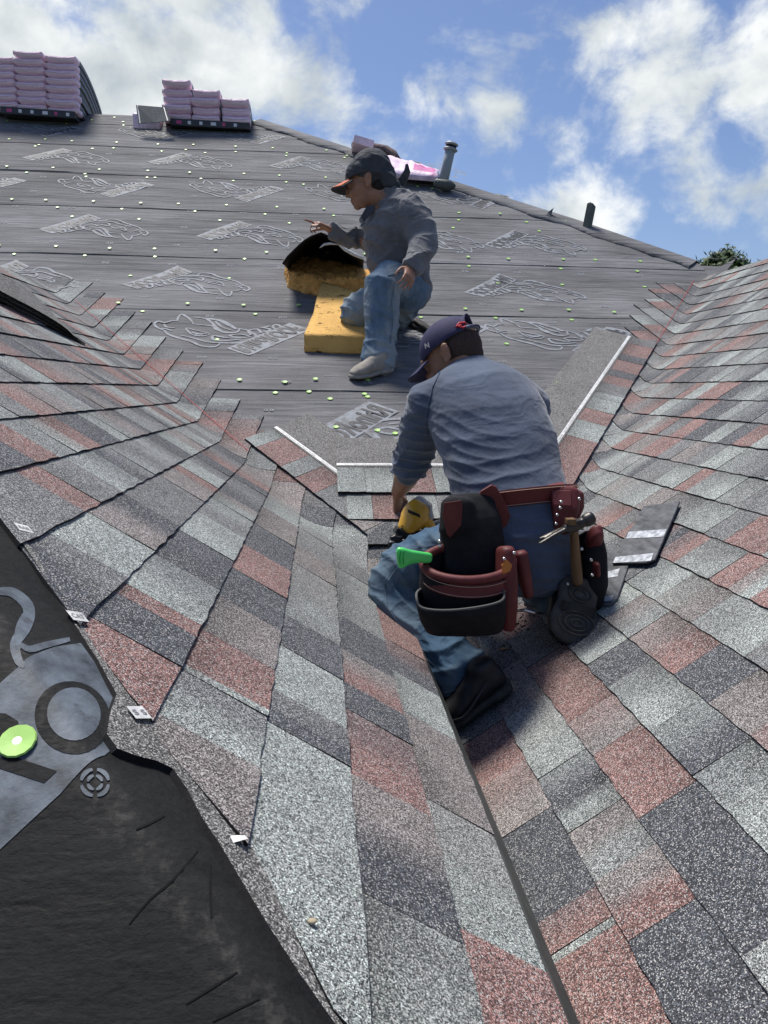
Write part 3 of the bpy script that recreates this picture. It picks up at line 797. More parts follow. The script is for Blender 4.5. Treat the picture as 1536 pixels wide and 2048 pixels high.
# cap nails
def cap_mesh(r):
    mb = MB(); n = 14
    for i in range(n): a = 2*math.pi*i/n; mb.v.append(Vector((r*math.cos(a), r*math.sin(a), 0))); mb.c.append((0,)*3)
    for i in range(n): a = 2*math.pi*i/n; mb.v.append(Vector((r*.94*math.cos(a), r*.94*math.sin(a), .0018))); mb.c.append((0,)*3)
    for i in range(n): a = 2*math.pi*i/n; mb.v.append(Vector((r*.25*math.cos(a), r*.25*math.sin(a), .0010))); mb.c.append((0,)*3)
    for i in range(n): mb.f.append((i, (i+1) % n, n+(i+1) % n, n+i)); mb.m.append(0)
    for i in range(n): mb.f.append((n+i, n+(i+1) % n, 2*n+(i+1) % n, 2*n+i)); mb.m.append(0)
    mb.f.append(tuple(range(2*n, 3*n))); mb.m.append(1)
    me = bpy.data.meshes.new('cap_nail'); me.from_pydata([tuple(v) for v in mb.v], [], mb.f); me.materials.append(M_CAP); me.materials.append(M_STEEL)
    me.polygons.foreach_set('material_index', mb.m); return me
CAPM = cap_mesh(.0135)
def cap_nail(P, n, parent, me=None):
    o = bpy.data.objects.new('cap_nail', me or CAPM); C.collection.objects.link(o); o.parent = parent
    o.location = P - parent_loc(parent); q = Vector(n).to_track_quat('Z', 'Y'); o.rotation_euler = q.to_euler(); return o
nails = []
for li in range(1, len(LAPS)):
    for off, sp_ in ((.03, .36), (-.085, .55), (.5, .62)):
        Y = LAPS[li]+off
        if Y > RIDGE_Y-.05 or (off == .5 and li > 6): continue
        X = -4.6+random.uniform(0, .3)
        while X < hipX(Y)-.06:
            X_ = X+random.uniform(-.06, .06); Y_ = Y+random.uniform(-.02, .02)
            if Y_ > max(creaseL(X_), creaseR(X_))+.22 and not (Y_ < 3.5 and False): nails.append((X_, Y_))
            X += sp_*random.uniform(.75, 1.2)
for Y in np.arange(5.95, RIDGE_Y, .17): nails.append((hipX(Y)-random.uniform(.05, .13), Y))
for (px, py) in ((618, 786), (660, 800), (672, 858), (755, 864), (790, 870), (735, 796), (570, 770)): p = onM(px, py); nails.append((p.x, p.y))
nails = [q for q in nails if in_view(Vector((q[0], q[1], zM(q[1]))))]
nails.sort(key=lambda q: q[1])
for (X, Y) in nails[:295]: cap_nail(surfM(X, Y, .005), nM1 if Y < YK else nM2, back_roof)
# strip folded over the hip, ragged lower edge
hw = MB(); n = 90
for i in range(n+1):
    Y = HIPM[-1].y + (RIDGE_Y-HIPM[-1].y)*i/n; X = hipX(Y)
    wv = .13+.05*nz3(i*.17, 2, 8)+.02*nz3(i*.9, 3, 1)
    dY, dX = -wv*.62, -wv*.78
    a = Vector((X+.12, Y+.06, zM(Y)-.06)); b = Vector((X+.01, Y+.01, zM(Y)+.028)); c = surfM(X+dX*.5, Y+dY*.5, .014); d = surfM(X+dX, Y+dY, .012+.016*max(0, nz3(i*.4, 5, 5)))
    e_ = d-Vector((0, 0, .014))
    hw.v += [a, b, c, d, e_]; hw.c += [(0,)*3]*5
for i in range(n):
    for r in range(4): hw.f.append((i*5+r, (i+1)*5+r, (i+1)*5+r+1, i*5+r+1)); hw.m.append(0)
hw.build('hip_wrap', M_UND, back_roof, smooth=True)
# torn corners of underlayment
def curl(px, py, w_, h_, lean, name='torn_flap'):
    p = onM(px, py); mb = MB(); n = 8
    for i in range(n+1):
        f = i/n; ww = w_*(1-f)**.8
        c = p+Vector((lean*f*f, .02*math.sin(f*3), h_*f))
        mb.v += [c-Vector((ww/2, 0, 0)), c+Vector((ww*.1, -.035*(1-f), 0)), c+Vector((ww/2, .02, 0))]; mb.c += [(0,)*3]*3
    for i in range(n):
        for r in range(2): mb.f.append((i*3+r, i*3+r+1, (i+1)*3+r+1, (i+1)*3+r)); mb.m.append(0)
    mb.build(name, M_UND, back_roof, smooth=True)
curl(1097, 440, .085, .10, .045)

# ------------------------------------------------------------------ shingles being laid on the back slope
class FM:
    """a frame laid on the back slope: origin, course direction, up direction (plan vectors)"""
    def __init__(s, o, along, up): s.o = o; s.a = along; s.u = up
    def at(s, X, Y, h):                     # X = up-slope offset, Y = along
        p = s.o + s.u*X + s.a*Y; P = Vector((p.x, p.y, zM(p.y))); return P + nM1*h
def headlap(fr, X0, X1, Y0, Y1, base, name='headlap'):
    """plain granule band above the tabs with the printed release tape"""
    mb = MB(); n = 8
    for i in range(n+1):
        Y = Y0+(Y1-Y0)*i/n
        for X, h in ((X0, base+.0030), (X1, base+.0018), (X1+.001, base-.003)):
            mb.v.append(fr.at(X, Y, h)); mb.c.append((0,)*3)
    for i in range(n):
        mb.f += [(i*3, (i+1)*3, (i+1)*3+1, i*3+1), (i*3+1, (i+1)*3+1, (i+1)*3+2, i*3+2)]; mb.m += [0, 1]
    mb.add([fr.at(X0, Y0, base+.003), fr.at(X1, Y0, base+.0018), fr.at(X1, Y0, base-.004), fr.at(X0, Y0, base-.004)], [(0, 1, 2, 3)], 1)
    mb.add([fr.at(X0, Y1, base+.003), fr.at(X1, Y1, base+.0018), fr.at(X1, Y1, base-.004), fr.at(X0, Y1, base-.004)], [(0, 1, 2, 3)], 1)
    tp = MB()
    a, b = X0+.008, X0+.024
    vs = []
    for i in range(n+1):
        Y = Y0+(Y1-Y0)*i/n; vs += [fr.at(a, Y, base+.0042), fr.at(b, Y, base+.0041)]
    tp.add(vs, [(2*i, 2*i+2, 2*i+3, 2*i+1) for i in range(n)], 0)
    mb.build(name, [M_GPLAIN, M_EDGE], back_roof)
    tv, tf = text_mesh('Do Not Remove Tape  Patent Pending', 1, 0.); wx = max(v.x for v in tv)
    L_ = min(.45, (Y1-Y0)*.4)
    for k in (.08, .55):
        tp.add([fr.at(a+.004+v.y*.008, Y0+(Y1-Y0)*k+v.x/wx*L_, base+.0050) for v in tv], tf, 1)
    tp.build('release_tape', [M_SEAL, M_TAPEINK], back_roof)
def tabs_on(fr, X0, X1, cells, base, T=.006):
    for (a, b, c) in cells:
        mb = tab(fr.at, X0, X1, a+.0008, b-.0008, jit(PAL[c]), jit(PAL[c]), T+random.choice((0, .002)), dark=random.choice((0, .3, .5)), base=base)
        mb.build('shingle', [M_GRAN, M_EDGE], back_roof, col=True)
def plan(v): return Vector((v.x, v.y, 0))
# guide strip along the right valley
a = plan(onM(1312, 692)); b = plan(onM(1150, 968)); al = (b-a).normalized(); up = Vector((-al.y, al.x, 0)); up = up if up.x < 0 else -up
LR = (b-a).length+.25; frR = FM(a, al, up)
tabs_on(frR, 0, .145, [(0, .10, 'M'), (.10, .27, 'R'), (.27, .36, 'D'), (.36, .50, 'R'), (.50, .58, 'D'), (.58, .68, 'R'), (.68, .80, 'M'), (.80, .87, 'S'), (.87, 1.0, 'S'), (1.0, 1.13, 'R'), (1.13, 1.3, 'S'), (1.3, LR, 'R')], .016)
headlap(frR, .145, .37, 0, LR, .0165)
# guide strip along the left valley
a = plan(onM(490, 886)); b = plan(onM(752, 1092)); al = (b-a).normalized(); up = Vector((-al.y, al.x, 0)); up = up if up.y > 0 else -up
LL = (b-a).length; frL = FM(a, al, up)
tabs_on(frL, 0, .15, [(0, .09, 'S'), (.09, .27, 'R'), (.27, .37, 'G'), (.37, .50, 'R'), (.50, .68, 'M'), (.68, .80, 'P'), (.80, LL, 'M')], .016)
headlap(frL, .15, .36, 0, .62, .0165)
# horizontal courses between the valleys
def rowM(Y0, Y1, x0, cells, base, head=None, x1=None):
    fr = FM(Vector((x0, Y0, 0)), Vector((1, 0, 0)), Vector((0, 1, 0)))
    tabs_on(fr, 0, Y1-Y0, cells, base)
    if head: headlap(fr, Y1-Y0, head-Y0, 0, cells[-1][1], base)
x0 = onM(675, 998).x
rowM(3.07, 3.25, x0, [(0, .115, 'S'), (.115, .26, 'S'), (.26, .40, 'R'), (.40, .56, 'S'), (.56, .75, 'D'), (.75, .9, 'R')], .026, 3.47)
x0 = onM(695, 1050).x
rowM(2.91, 3.08, x0, [(0, .10, 'S'), (.10, .24, 'R'), (.24, .36, 'S'), (.36, .5, 'M'), (.5, .65, 'S'), (.65, .8, 'R')], .021)
x0 = onM(735, 1095).x
rowM(2.77, 2.92, x0, [(0, .10, 'D'), (.10, .22, 'G'), (.22, .36, 'M'), (.36, .55, 'S'), (.55, .7, 'D')], .017)
rowM(2.63, 2.78, x0+.08, [(0, .10, 'M'), (.10, .22, 'D'), (.22, .36, 'R'), (.36, .5, 'S')], .0155)
rowM(2.49, 2.64, x0+.14, [(0, .10, 'M'), (.10, .22, 'D'), (.22, .32, 'M')], .0145)
# chalk lines snapped up both valleys
def chalk(S, X0, X1, cre, off, name='chalk_line'):
    mb = MB(); n = 40; vs = []
    for i in range(n+1):
        X = X0+(X1-X0)*i/n
        for w_ in (0, .004): vs.append(S.at(X, cre(X)+off+w_, .0135))
    mb.add(vs, [(2*i, 2*i+2, 2*i+3, 2*i+1) for i in range(n)]); mb.build(name, M_CHALK, back_roof)
chalk(SL, -1.5, -.32, creaseL, .075); chalk(SR, 1.92, 2.85, lambda X: (-1.2166+.7228*X+1.935)/.488, .09)

# ------------------------------------------------------------------ front slope (near, bottom left)
fr_ = MB(); nx, ny = 170, 110
def surfU(X, Y, h=0):
    n = nz3(X*2.2, Y*2.2, 3)*.004+nz3(X*9, Y*11, 5)*.0014+.0012*max(0, 1-abs(nz3(X*4, Y*4, 2))*4)
    # soft roll over the hip
    d = (.534-X-Y)/1.414
    z = min(zU(Y), zL(X))
    k = .007; sm = -math.log(math.exp(-zU(Y)/k+EZ/k)+math.exp(-zL(X)/k+EZ/k))*k+EZ
    return Vector((X, Y, sm+n+.001+h))
for j in range(ny+1):
    for i in range(nx+1):
        a = -2.0+2.5*i/nx      # X
        Y = -.3 + (max(.2, hip_edge(a)+.06+.3)*1.0)*j/ny
        Ytop = hip_edge(a)+.05; Y = -.4+(Ytop+.4)*j/ny
        fr_.v.append(surfU(a, Y)); fr_.c.append((0,)*3)
for j in range(ny):
    for i in range(nx): fr_.f.append((j*(nx+1)+i, j*(nx+1)+i+1, (j+1)*(nx+1)+i+1, (j+1)*(nx+1)+i)); fr_.m.append(0)
front_roof = mk('front_roof_slope', [(-2, -.4, zU(-.4)-.03), (.93, -.4, zU(-.4)-.03), (-2, 2.5, zU(2.5)-.03)], [(0, 1, 2)], M_DECK); tag(front_roof, kind='structure')
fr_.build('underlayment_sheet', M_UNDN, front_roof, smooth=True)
def onUs(px, py):
    return hit(px, py, lambda X, Y: surfU(X, Y).z)
def flat_poly(pix, mat_, name, h=.0010, sub=None):
    pts = [onUs(*p) for p in pix]; mb = MB()
    bm = bmesh.new(); vs = [bm.verts.new((p.x, p.y, 0)) for p in pts]; f = bm.faces.new(vs)
    bmesh.ops.triangulate(bm, faces=[f]); bmesh.ops.subdivide_edges(bm, edges=bm.edges[:], cuts=9, use_grid_fill=True)
    bmesh.ops.triangulate(bm, faces=bm.faces[:]); bm.verts.index_update()
    mb.add([surfU(v.co.x, v.co.y, h) for v in bm.verts], [[v.index for v in f.verts] for f in bm.faces]); bm.free()
    return mb.build(name, mat_, front_roof, smooth=True)
def ell(cx, cy, rx, ry, a=0, n=28):
    return [(cx+rx*math.cos(t)*math.cos(a)-ry*math.sin(t)*math.sin(a), cy+rx*math.cos(t)*math.sin(a)+ry*math.sin(t)*math.cos(a)) for t in np.linspace(0, 2*math.pi, n+1)[:-1]]
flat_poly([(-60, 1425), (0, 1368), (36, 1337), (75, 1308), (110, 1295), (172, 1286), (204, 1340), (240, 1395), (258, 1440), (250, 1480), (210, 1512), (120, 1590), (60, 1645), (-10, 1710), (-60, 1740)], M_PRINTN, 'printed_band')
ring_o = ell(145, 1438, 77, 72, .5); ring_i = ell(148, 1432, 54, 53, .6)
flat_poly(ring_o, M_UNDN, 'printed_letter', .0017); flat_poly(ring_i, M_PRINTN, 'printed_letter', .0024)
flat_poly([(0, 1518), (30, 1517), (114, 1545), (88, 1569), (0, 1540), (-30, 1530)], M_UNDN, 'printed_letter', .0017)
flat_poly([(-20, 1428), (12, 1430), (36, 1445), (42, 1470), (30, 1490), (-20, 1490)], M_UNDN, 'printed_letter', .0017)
def strokeU(pts, w_, name='printed_logo'):
    vs, fs = ribbon(pts, w_); mb = MB()
    mb.add([surfU(q.x, q.y, .0012) for q in [onUs(v.x, v.y) for v in vs]], fs); mb.build(name, M_PRINTN, front_roof)
strokeU([(-20, 1187), (10, 1184), (32, 1190), (55, 1212), (58, 1235), (48, 1262), (30, 1290), (38, 1325), (50, 1332)], 24)
strokeU([(40, 1290), (60, 1300), (90, 1292), (140, 1280)], 14)
strokeU([(50, 1230), (38, 1262), (36, 1300)], 16)
for r1, r2 in ((31, 25), (17, 12)):
    for k in range(4):
        a0 = k*math.pi/2+.15; pts = [(190+(r1+r2)/2*math.cos(a0+t)*.98, 1567+(r1+r2)/2*.95*math.sin(a0+t)) for t in np.linspace(0, 1.25, 6)]
        vs, fs = ribbon(pts, (r1-r2)*1.5); mb = MB(); mb.add([surfU(q.x, q.y, .0012) for q in [onUs(v.x, v.y) for v in vs]], fs); mb.build('printed_target', M_PRINTN, front_roof)
P = onUs(35, 1490); cap_nail(surfU(P.x, P.y, .0045), nU, front_roof, cap_mesh(.0195))
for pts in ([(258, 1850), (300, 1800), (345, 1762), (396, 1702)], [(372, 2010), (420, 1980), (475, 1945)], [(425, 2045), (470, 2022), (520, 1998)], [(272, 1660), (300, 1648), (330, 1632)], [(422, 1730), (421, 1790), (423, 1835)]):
    vs, fs = ribbon(pts, 4.5); mb = MB(); mb.add([surfU(q.x, q.y, .0008) for q in [onUs(v.x, v.y) for v in vs]], fs); mb.build('crease', mat('crease_shade', (.003, .003, .003, 1), .9), front_roof)  # shade of small folds put into the colour as near-black flat ribbons
# ------------------------------------------------------------------ ground far below
g = MB(); g.add([(-400, -400, 0), (400, -400, 0), (400, 900, 0), (-400, 900, 0)], [(0, 1, 2, 3)])
tag(g.build('ground', mat('lawn', (.05, .07, .025, 1), .9, nscale=.5, namt=.5)), kind='structure')
#@@OBJECTS@@
# ------------------------------------------------------------------ wrapped bundles on the ridge
M_PINK = mat('pink_wrapper', (.93, .70, .81, 1), .38, .5, nscale=9, namt=.22, bump=.8, bscale=22, bdist=.012, spot=(7, .62, (.66, .30, .44, 1)))
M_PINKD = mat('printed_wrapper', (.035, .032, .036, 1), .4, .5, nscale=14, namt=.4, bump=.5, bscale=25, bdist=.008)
M_MAG = mat('magenta_print', (.55, .08, .22, 1), .45)
M_WHITEP = mat('white_print', (.7, .68, .7, 1), .5)
def bundle(path, nrms, w_, t, label, group, px0, seed, dark_side=True):
    """wrapped pack swept along a bent path; path points are its lower middle line, seen end first"""
    rnd = random.Random(seed); mb = MB(); nx_ = 9; P = path; rows_ = len(P)
    side = Vector((1, 0, 0))
    for i, (p, n) in enumerate(zip(P, nrms)):
        end = (i == 0 or i == rows_-1)
        pin = .80 if end else 1.
        ring = []
        for k in range(nx_+1):
            u = -1+2*k/nx_
            sag = .012*u*u
            top = t*(.94-.10*abs(u)**6)*pin + .004*nz3(u*3+seed, i*1.7, 2) + sag
            ring.append(p + side*(u*w_/2*(1 if not end else .985)) + n*top)
        for k in range(nx_, -1, -1):
            u = -1+2*k/nx_
            sag = .012*u*u
            ring.append(p + side*(u*w_/2*.985) + n*(.004+sag + .003*nz3(u*3, i+seed, 7) + (t*.1 if end else 0)))
        for q in ring: mb.v.append(q); mb.c.append((0,)*3)
    m_ = 2*(nx_+1)
    for i in range(rows_-1):
        for k in range(m_):
            a = i*m_+k; b = i*m_+(k+1) % m_; mb.f.append((a, b, b+m_, a+m_))
            mb.m.append(1 if (nx_ <= k and i > 0) else 0)
    for base_, rev in ((0, True), ((rows_-1)*m_, False)):
        for k in range(nx_):
            f = (base_+k, base_+k+1, base_+m_-2-k, base_+m_-1-k); mb.f.append(f if not rev else tuple(reversed(f))); mb.m.append(0)
    root = P[0].copy()
    o = mb.build('shingle_bundle', [M_PINK, M_PINKD], None, root, smooth=False)
    o.data.polygons.foreach_set('use_smooth', [True]*len(o.data.polygons))
    tag(o, label, 'shingle bundle', group)
    # gathered wrapper seam across the end
    sm = MB(); q = [P[0]+side*(u*w_/2*.96)+nrms[0]*(t*(.5+.1*nz3(u*4, seed, 1))+.012*u*u)+Vector((0, -.006-.006*rnd.random(), 0)) for u in np.linspace(-1, 1, 9)]
    sm.add(*torus(q, .0035, 5, False)); sm.build('wrapper_fold', M_PINK, o, smooth=True)
    return o
rX = HIPM[0].x
def arc_bundle(cx, w_, layer, base_y, base_z, label, group, seed, t=.088, len_=.95, R0=1.0, tilt=0.):
    R = R0+layer*t
    cy, cz = base_y, base_z-R0
    n = 9; pts = []; ns = []
    a0 = -.04; a1 = a0+len_/R
    for i in range(n):
        a = a0+(a1-a0)*i/(n-1)
        pts.append(Vector((cx, cy+R*math.sin(a)*1.0, cz+R*math.cos(a)))); ns.append(Vector((0, math.sin(a), math.cos(a))))
    # shear layers slightly so the ends step back and forth
    sh = random.Random(seed).uniform(-.022, .022); pts = [p+Vector((random.Random(seed+5).uniform(-.008, .008), sh, 0)) for p in pts]
    return bundle(pts, ns, w_, t, label, group, 0, seed)
ORD = ['bottom', 'second from the bottom', 'third from the bottom', 'fourth from the bottom', 'fifth from the bottom', 'sixth from the bottom', 'seventh from the bottom', 'topmost']
Yb_ = RIDGE_Y-.35
def colx(px, Y=Yb_): return at(px, 230, Y).x
def column(pxa, pxb, pybot, n, colname, stackname, group, t, R0=1.0, seed=0):
    xa, xb = colx(pxa), colx(pxb); z0 = at(pxa, pybot, Yb_).z
    for i in range(n):
        lab = ('topmost' if i == n-1 else ORD[i])
        arc_bundle((xa+xb)/2, (xb-xa)*.985, i, RIDGE_Y-.35, z0, f'pink bundle, {lab}, {colname} column of the {stackname}', group, seed+i*7+int(pxa), t=t, R0=R0)
zt = .066
column(-26, 37, 218, 7, 'leftmost', 'tall ridge stack', 'bundles in the tall stack on the ridge', zt, seed=1)
column(38, 96, 224, 8, 'middle', 'tall ridge stack', 'bundles in the tall stack on the ridge', zt, seed=2)
column(98, 160, 230, 8, 'rightmost', 'tall ridge stack', 'bundles in the tall stack on the ridge', zt, seed=3)
column(327, 384, 242, 5, 'left', 'stepped ridge stack', 'bundles in the stepped stack on the ridge', zt*1.12, seed=4)
column(386, 441, 247, 4, 'middle', 'stepped ridge stack', 'bundles in the stepped stack on the ridge', zt*1.16, seed=5)
column(444, 500, 251, 3, 'right', 'stepped ridge stack', 'bundles in the stepped stack on the ridge', zt*1.26, seed=6)
# low dark battens of printed wrapper under the stacks
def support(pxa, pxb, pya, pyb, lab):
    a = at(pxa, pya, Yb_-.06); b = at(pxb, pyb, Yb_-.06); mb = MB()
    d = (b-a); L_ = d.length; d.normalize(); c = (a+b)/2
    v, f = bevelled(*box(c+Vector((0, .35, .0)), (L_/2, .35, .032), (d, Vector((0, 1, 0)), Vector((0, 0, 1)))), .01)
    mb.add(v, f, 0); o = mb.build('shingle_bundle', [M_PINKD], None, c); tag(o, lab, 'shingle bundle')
    for k in range(int(L_/.11)):
        mb = MB()
        q = a+d*(.06+.11*k); r = .03 if k % 3 else .05
        mb.add([q+Vector((0, -.003, -.016)), q+d*r+Vector((0, -.003, -.016)), q+d*r+Vector((0, -.003, .014)), q+Vector((0, -.003, .014))], [(0, 1, 2, 3)], 0 if k % 4 else 1)
        mb.build('printed_block', [M_WHITEP, M_MAG], o)
support(0, 150, 219, 230, 'dark printed bundle lying flat under the tall pink ridge stack')
support(340, 500, 243, 252, 'dark printed bundle lying flat under the stepped pink ridge stack')
# pack lying with its pink end out, and the sheet of shingle propped on it
a = at(292, 238, Yb_); v, f = bevelled(*box(a+Vector((0, .3, -.02)), (.13, .3, .075)), .02)
o = mk('shingle_bundle', v, f, M_PINK, None, a, smooth=True); tag(o, 'single pink bundle half hidden behind the propped grey shingle sheet', 'shingle bundle')
mb = MB(); q = [at(272, 211, Yb_-.12), at(333, 216, Yb_-.12), at(341, 242, Yb_-.24), at(310, 246, Yb_-.25), at(277, 248, Yb_-.24)]
nn = (q[1]-q[0]).cross(q[4]-q[0]).normalized(); nn = nn if nn.y < 0 else -nn
mb.add(*slab(q, nn, .006)); o = mb.build('shingle_sheet', [mat('grey_granule_sheet', (.10, .105, .11, 1), .9, nscale=90, namt=.5)], None, q[4]); tag(o, 'grey shingle sheet propped against the ridge between the two pink stacks', 'shingle sheet')
for t0, t1 in ((.04, .07), (.90, .93)):
    m2 = MB(); A, B, D_, E_ = q[0], q[1], q[2], q[4]
    m2.add([A+(B-A)*t0+nn*.0075, A+(B-A)*t1+nn*.0075, E_+(D_-E_)*t1+nn*.0075, E_+(D_-E_)*t0+nn*.0075], [(0, 1, 2, 3)]); m2.build('tape_line', M_SEAL, o)
# packs on the hip, behind the standing pipe
def hip_pack(pts, t, label, mats, nseed):
    P = [at(*p) for p in pts]; mb = MB(); n = 10
    up = Vector((0, -.25, 1)).normalized()
    a, b, c, d = P
    for i in range(n+1):
        for j in range(5):
            u, v_ = i/n, j/4
            p = (a*(1-u)+b*u)*(1-v_)+(d*(1-u)+c*u)*v_
            edge = min(u, 1-u, v_, 1-v_)
            mb.v.append(p+up*(t*(1 if edge > 0 else .72)+.010*nz3(u*6, v_*3, nseed))); mb.c.append((0,)*3)
    for i in range(n):
        for j in range(4): mb.f.append((i*5+j, (i+1)*5+j, (i+1)*5+j+1, i*5+j+1)); mb.m.append(0 if not (mats[2] and .1 < i/n < .9 and 1 <= j < 3) else 2)
    k0 = len(mb.v)
    rim = [i*5 for i in range(n+1)]+[n*5+j for j in range(1, 5)]+[i*5+4 for i in range(n-1, -1, -1)]+[j for j in range(3, 0, -1)]
    for r in rim:
        u, v_ = (r//5)/n, (r % 5)/4
        mb.v.append((a*(1-u)+b*u)*(1-v_)+(d*(1-u)+c*u)*v_+up*.002); mb.c.append((0,)*3)
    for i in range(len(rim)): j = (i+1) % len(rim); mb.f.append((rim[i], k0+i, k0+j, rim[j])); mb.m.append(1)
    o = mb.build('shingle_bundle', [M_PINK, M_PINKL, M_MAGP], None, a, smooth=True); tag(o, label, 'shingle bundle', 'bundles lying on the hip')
    return o
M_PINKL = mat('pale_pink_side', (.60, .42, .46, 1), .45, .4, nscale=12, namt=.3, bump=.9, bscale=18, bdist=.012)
M_MAGP = mat('magenta_wrapper', (.72, .20, .42, 1), .4, .5, nscale=10, namt=.2, spot=(14, .56, (.78, .5, .62, 1)), bump=.7, bscale=20, bdist=.01)
hip_pack([(760, 352, 7.05), (812, 359, 7.02), (822, 333, 7.35), (770, 318, 7.4)], .055, 'pale pink bundle on the hip right behind the cap of the upper man', (0, 0, False), 3)
hip_pack([(812, 359, 7.0), (874, 364, 6.98), (878, 350, 7.3), (818, 330, 7.35)], .055, 'bundle with bright magenta band on the hip left of the vent pipe', (0, 0, True), 5)
# opened pack draped over the hip
mb = MB(); n = 12; pts = [(706, 290, 7.75), (725, 292, 7.7), (750, 294, 7.62), (772, 298, 7.55), (788, 308, 7.5), (796, 322, 7.45)]
P = [at(*p) for p in pts]
for k in range(4):
    v, f = torus([p+Vector((0, .05*k, -.03*k)) for p in P], .034, 8, False); mb.add(v, f, 0)
o = mb.build('draped_shingles', [mat('brown_granules', (.17, .13, .125, 1), .9, nscale=60, namt=.4)], None, P[0], smooth=True); tag(o, 'brownish bent shingles draped over the hip above the cap of the upper man', 'shingles')
v, f = bevelled(*box(at(725, 296, 7.6), (.095, .2, .035), (Vector((1, 0, -.25)).normalized(), Vector((0, 1, 0)), Vector((.25, 0, 1)).normalized())), .012)
mk('pink_wrapper_end', v, f, M_PINK, o)

# ------------------------------------------------------------------ pipes and flashings
M_PIPE = mat('grey_pvc', (.30, .33, .34, 1), .5, .4, nscale=8, namt=.12)
a = at(886, 366, 7.0); b = at(903, 290, 7.0); mb = MB()
root = empty('vent_pipe', a); tag(root, 'grey plumbing vent pipe with ringed cap leaning on the hip', 'vent pipe')
d = (b-a).normalized()
mb.add(*loft([a-d*.1, a+(b-a)*.5, b], [.043, .043, .043], n=20, cap=False)); mb.build('pipe', M_PIPE, root, smooth=True)
for k, (h, r) in enumerate(((-.04, .064), (.004, .060))):
    mb = MB(); c = b+d*h; mb.add(*loft([c-d*.012, c, c+d*.012], [r*.8, r, r*.82], n=20, cap=False)); mb.build('cap_ring', M_PIPE, root)
mb = MB(); c = b+d*-.018; mb.add(*loft([c-d*.02, c+d*.02], [.046, .046], n=18, cap=False)); mb.build('dark_gap', M_EDGE, root)
mb = MB(); c = at(888, 370, 6.92); mb.add(*loft([c+Vector((-.07, 0, .015)), c, c+Vector((.05, -.02, -.01)), c+Vector((.085, -.03, -.015))], [(.05, .035), (.055, .045), (.05, .045), (.02, .02)], side=(0, 1, 0), n=14)); mb.build('rubber_boot', mat('boot_rubber', (.08, .09, .085, 1), .5, nscale=20, namt=.3), root, smooth=True)
a = at(1172, 462, 6.35); b = at(1184, 402, 6.35); ax = (b-a).normalized(); sx = Vector((1, 0, 0)); sx = (sx-ax*sx.dot(ax)).normalized(); sy = ax.cross(sx)
o = None; mb = MB(); w2 = .036
foot = [(-w2, 0), (0, -.03), (w2*1.15, .0), (.0, .035)]
vs = [a-ax*.04+sx*x+sy*-y for x, y in foot]+[a+ax*((b-a).length*h)+sx*x+sy*-y for (x, y), h in zip(foot, (.90, 1.0, .84, .9))]
mb.add(vs, [(0, 1, 5, 4), (1, 2, 6, 5), (2, 3, 7, 6), (3, 0, 4, 7), (4, 5, 6, 7), (3, 2, 1, 0)])
v, f = mb.v, mb.f; v, f = bevelled(v, f, .003)
o = mk('vent_stub', v, f, mat('dark_green_metal', (.085, .095, .08, 1), .55, .4, nscale=12, namt=.25), None, a); tag(o, 'dark upright metal vent stub with pointed top on the hip edge', 'vent')

# ------------------------------------------------------------------ tree beyond the right slope
M_LEAF = mat('leaf', (.075, .11, .035, 1), .6, .4, nscale=3, namt=.5); M_BARK = mat('bark', (.09, .07, .05, 1), .9, nscale=20, namt=.4)
def tree(cx, cy, Y, r, hgt, label, n, seed):
    rnd = random.Random(seed); c = at(cx, cy, Y); base = Vector((c.x, c.y, 0)); root = empty('leafy_tree', base); tag(root, label, 'tree')
    mb = MB(); mb.add(*loft([base, base+Vector((.1, 0, c.z*.5)), c], [.22, .16, .08], n=8)); tips = []
    for k in range(16):
        a = rnd.uniform(0, 6.28); e = rnd.uniform(.2, 1.4); L_ = r*rnd.uniform(.7, 1.15)
        s = c-Vector((0, 0, rnd.uniform(0, r))); t = c+Vector((math.cos(a)*math.cos(e)*L_*1.25, math.sin(a)*math.cos(e)*L_, math.sin(e)*L_*hgt-.2)); tips.append((s, t))
        mb.add(*torus([s, (s+t)/2+Vector((0, 0, .1)), t], [.05, .03, .008], 5, False))
    mb.build('trunk', M_BARK, root)
    lf = MB()
    for k in range(n):
        s, t = rnd.choice(tips); f = rnd.betavariate(3, 1.4); p = s+(t-s)*f+Vector([rnd.gauss(0, r*.13) for _ in range(3)])
        d = Vector([rnd.gauss(0, 1) for _ in range(3)]).normalized(); q = d.orthogonal().normalized(); L_ = rnd.uniform(.05, .10)
        lf.v += [p-d*L_, p+q*L_*.42, p+d*L_, p-q*L_*.42]; b_ = len(lf.v)-4; lf.f.append((b_, b_+1, b_+2, b_+3)); lf.m.append(0); lf.c += [(0,)*3]*4
    lf.build('crown', M_LEAF, root)
tree(1440, 545, 17, .62, .95, 'bushy green treetop rising behind the valley at the right', 4200, 3)
tree(1560, 545, 19, .75, .8, 'sparse twiggy treetop at the right edge of the picture', 900, 9)

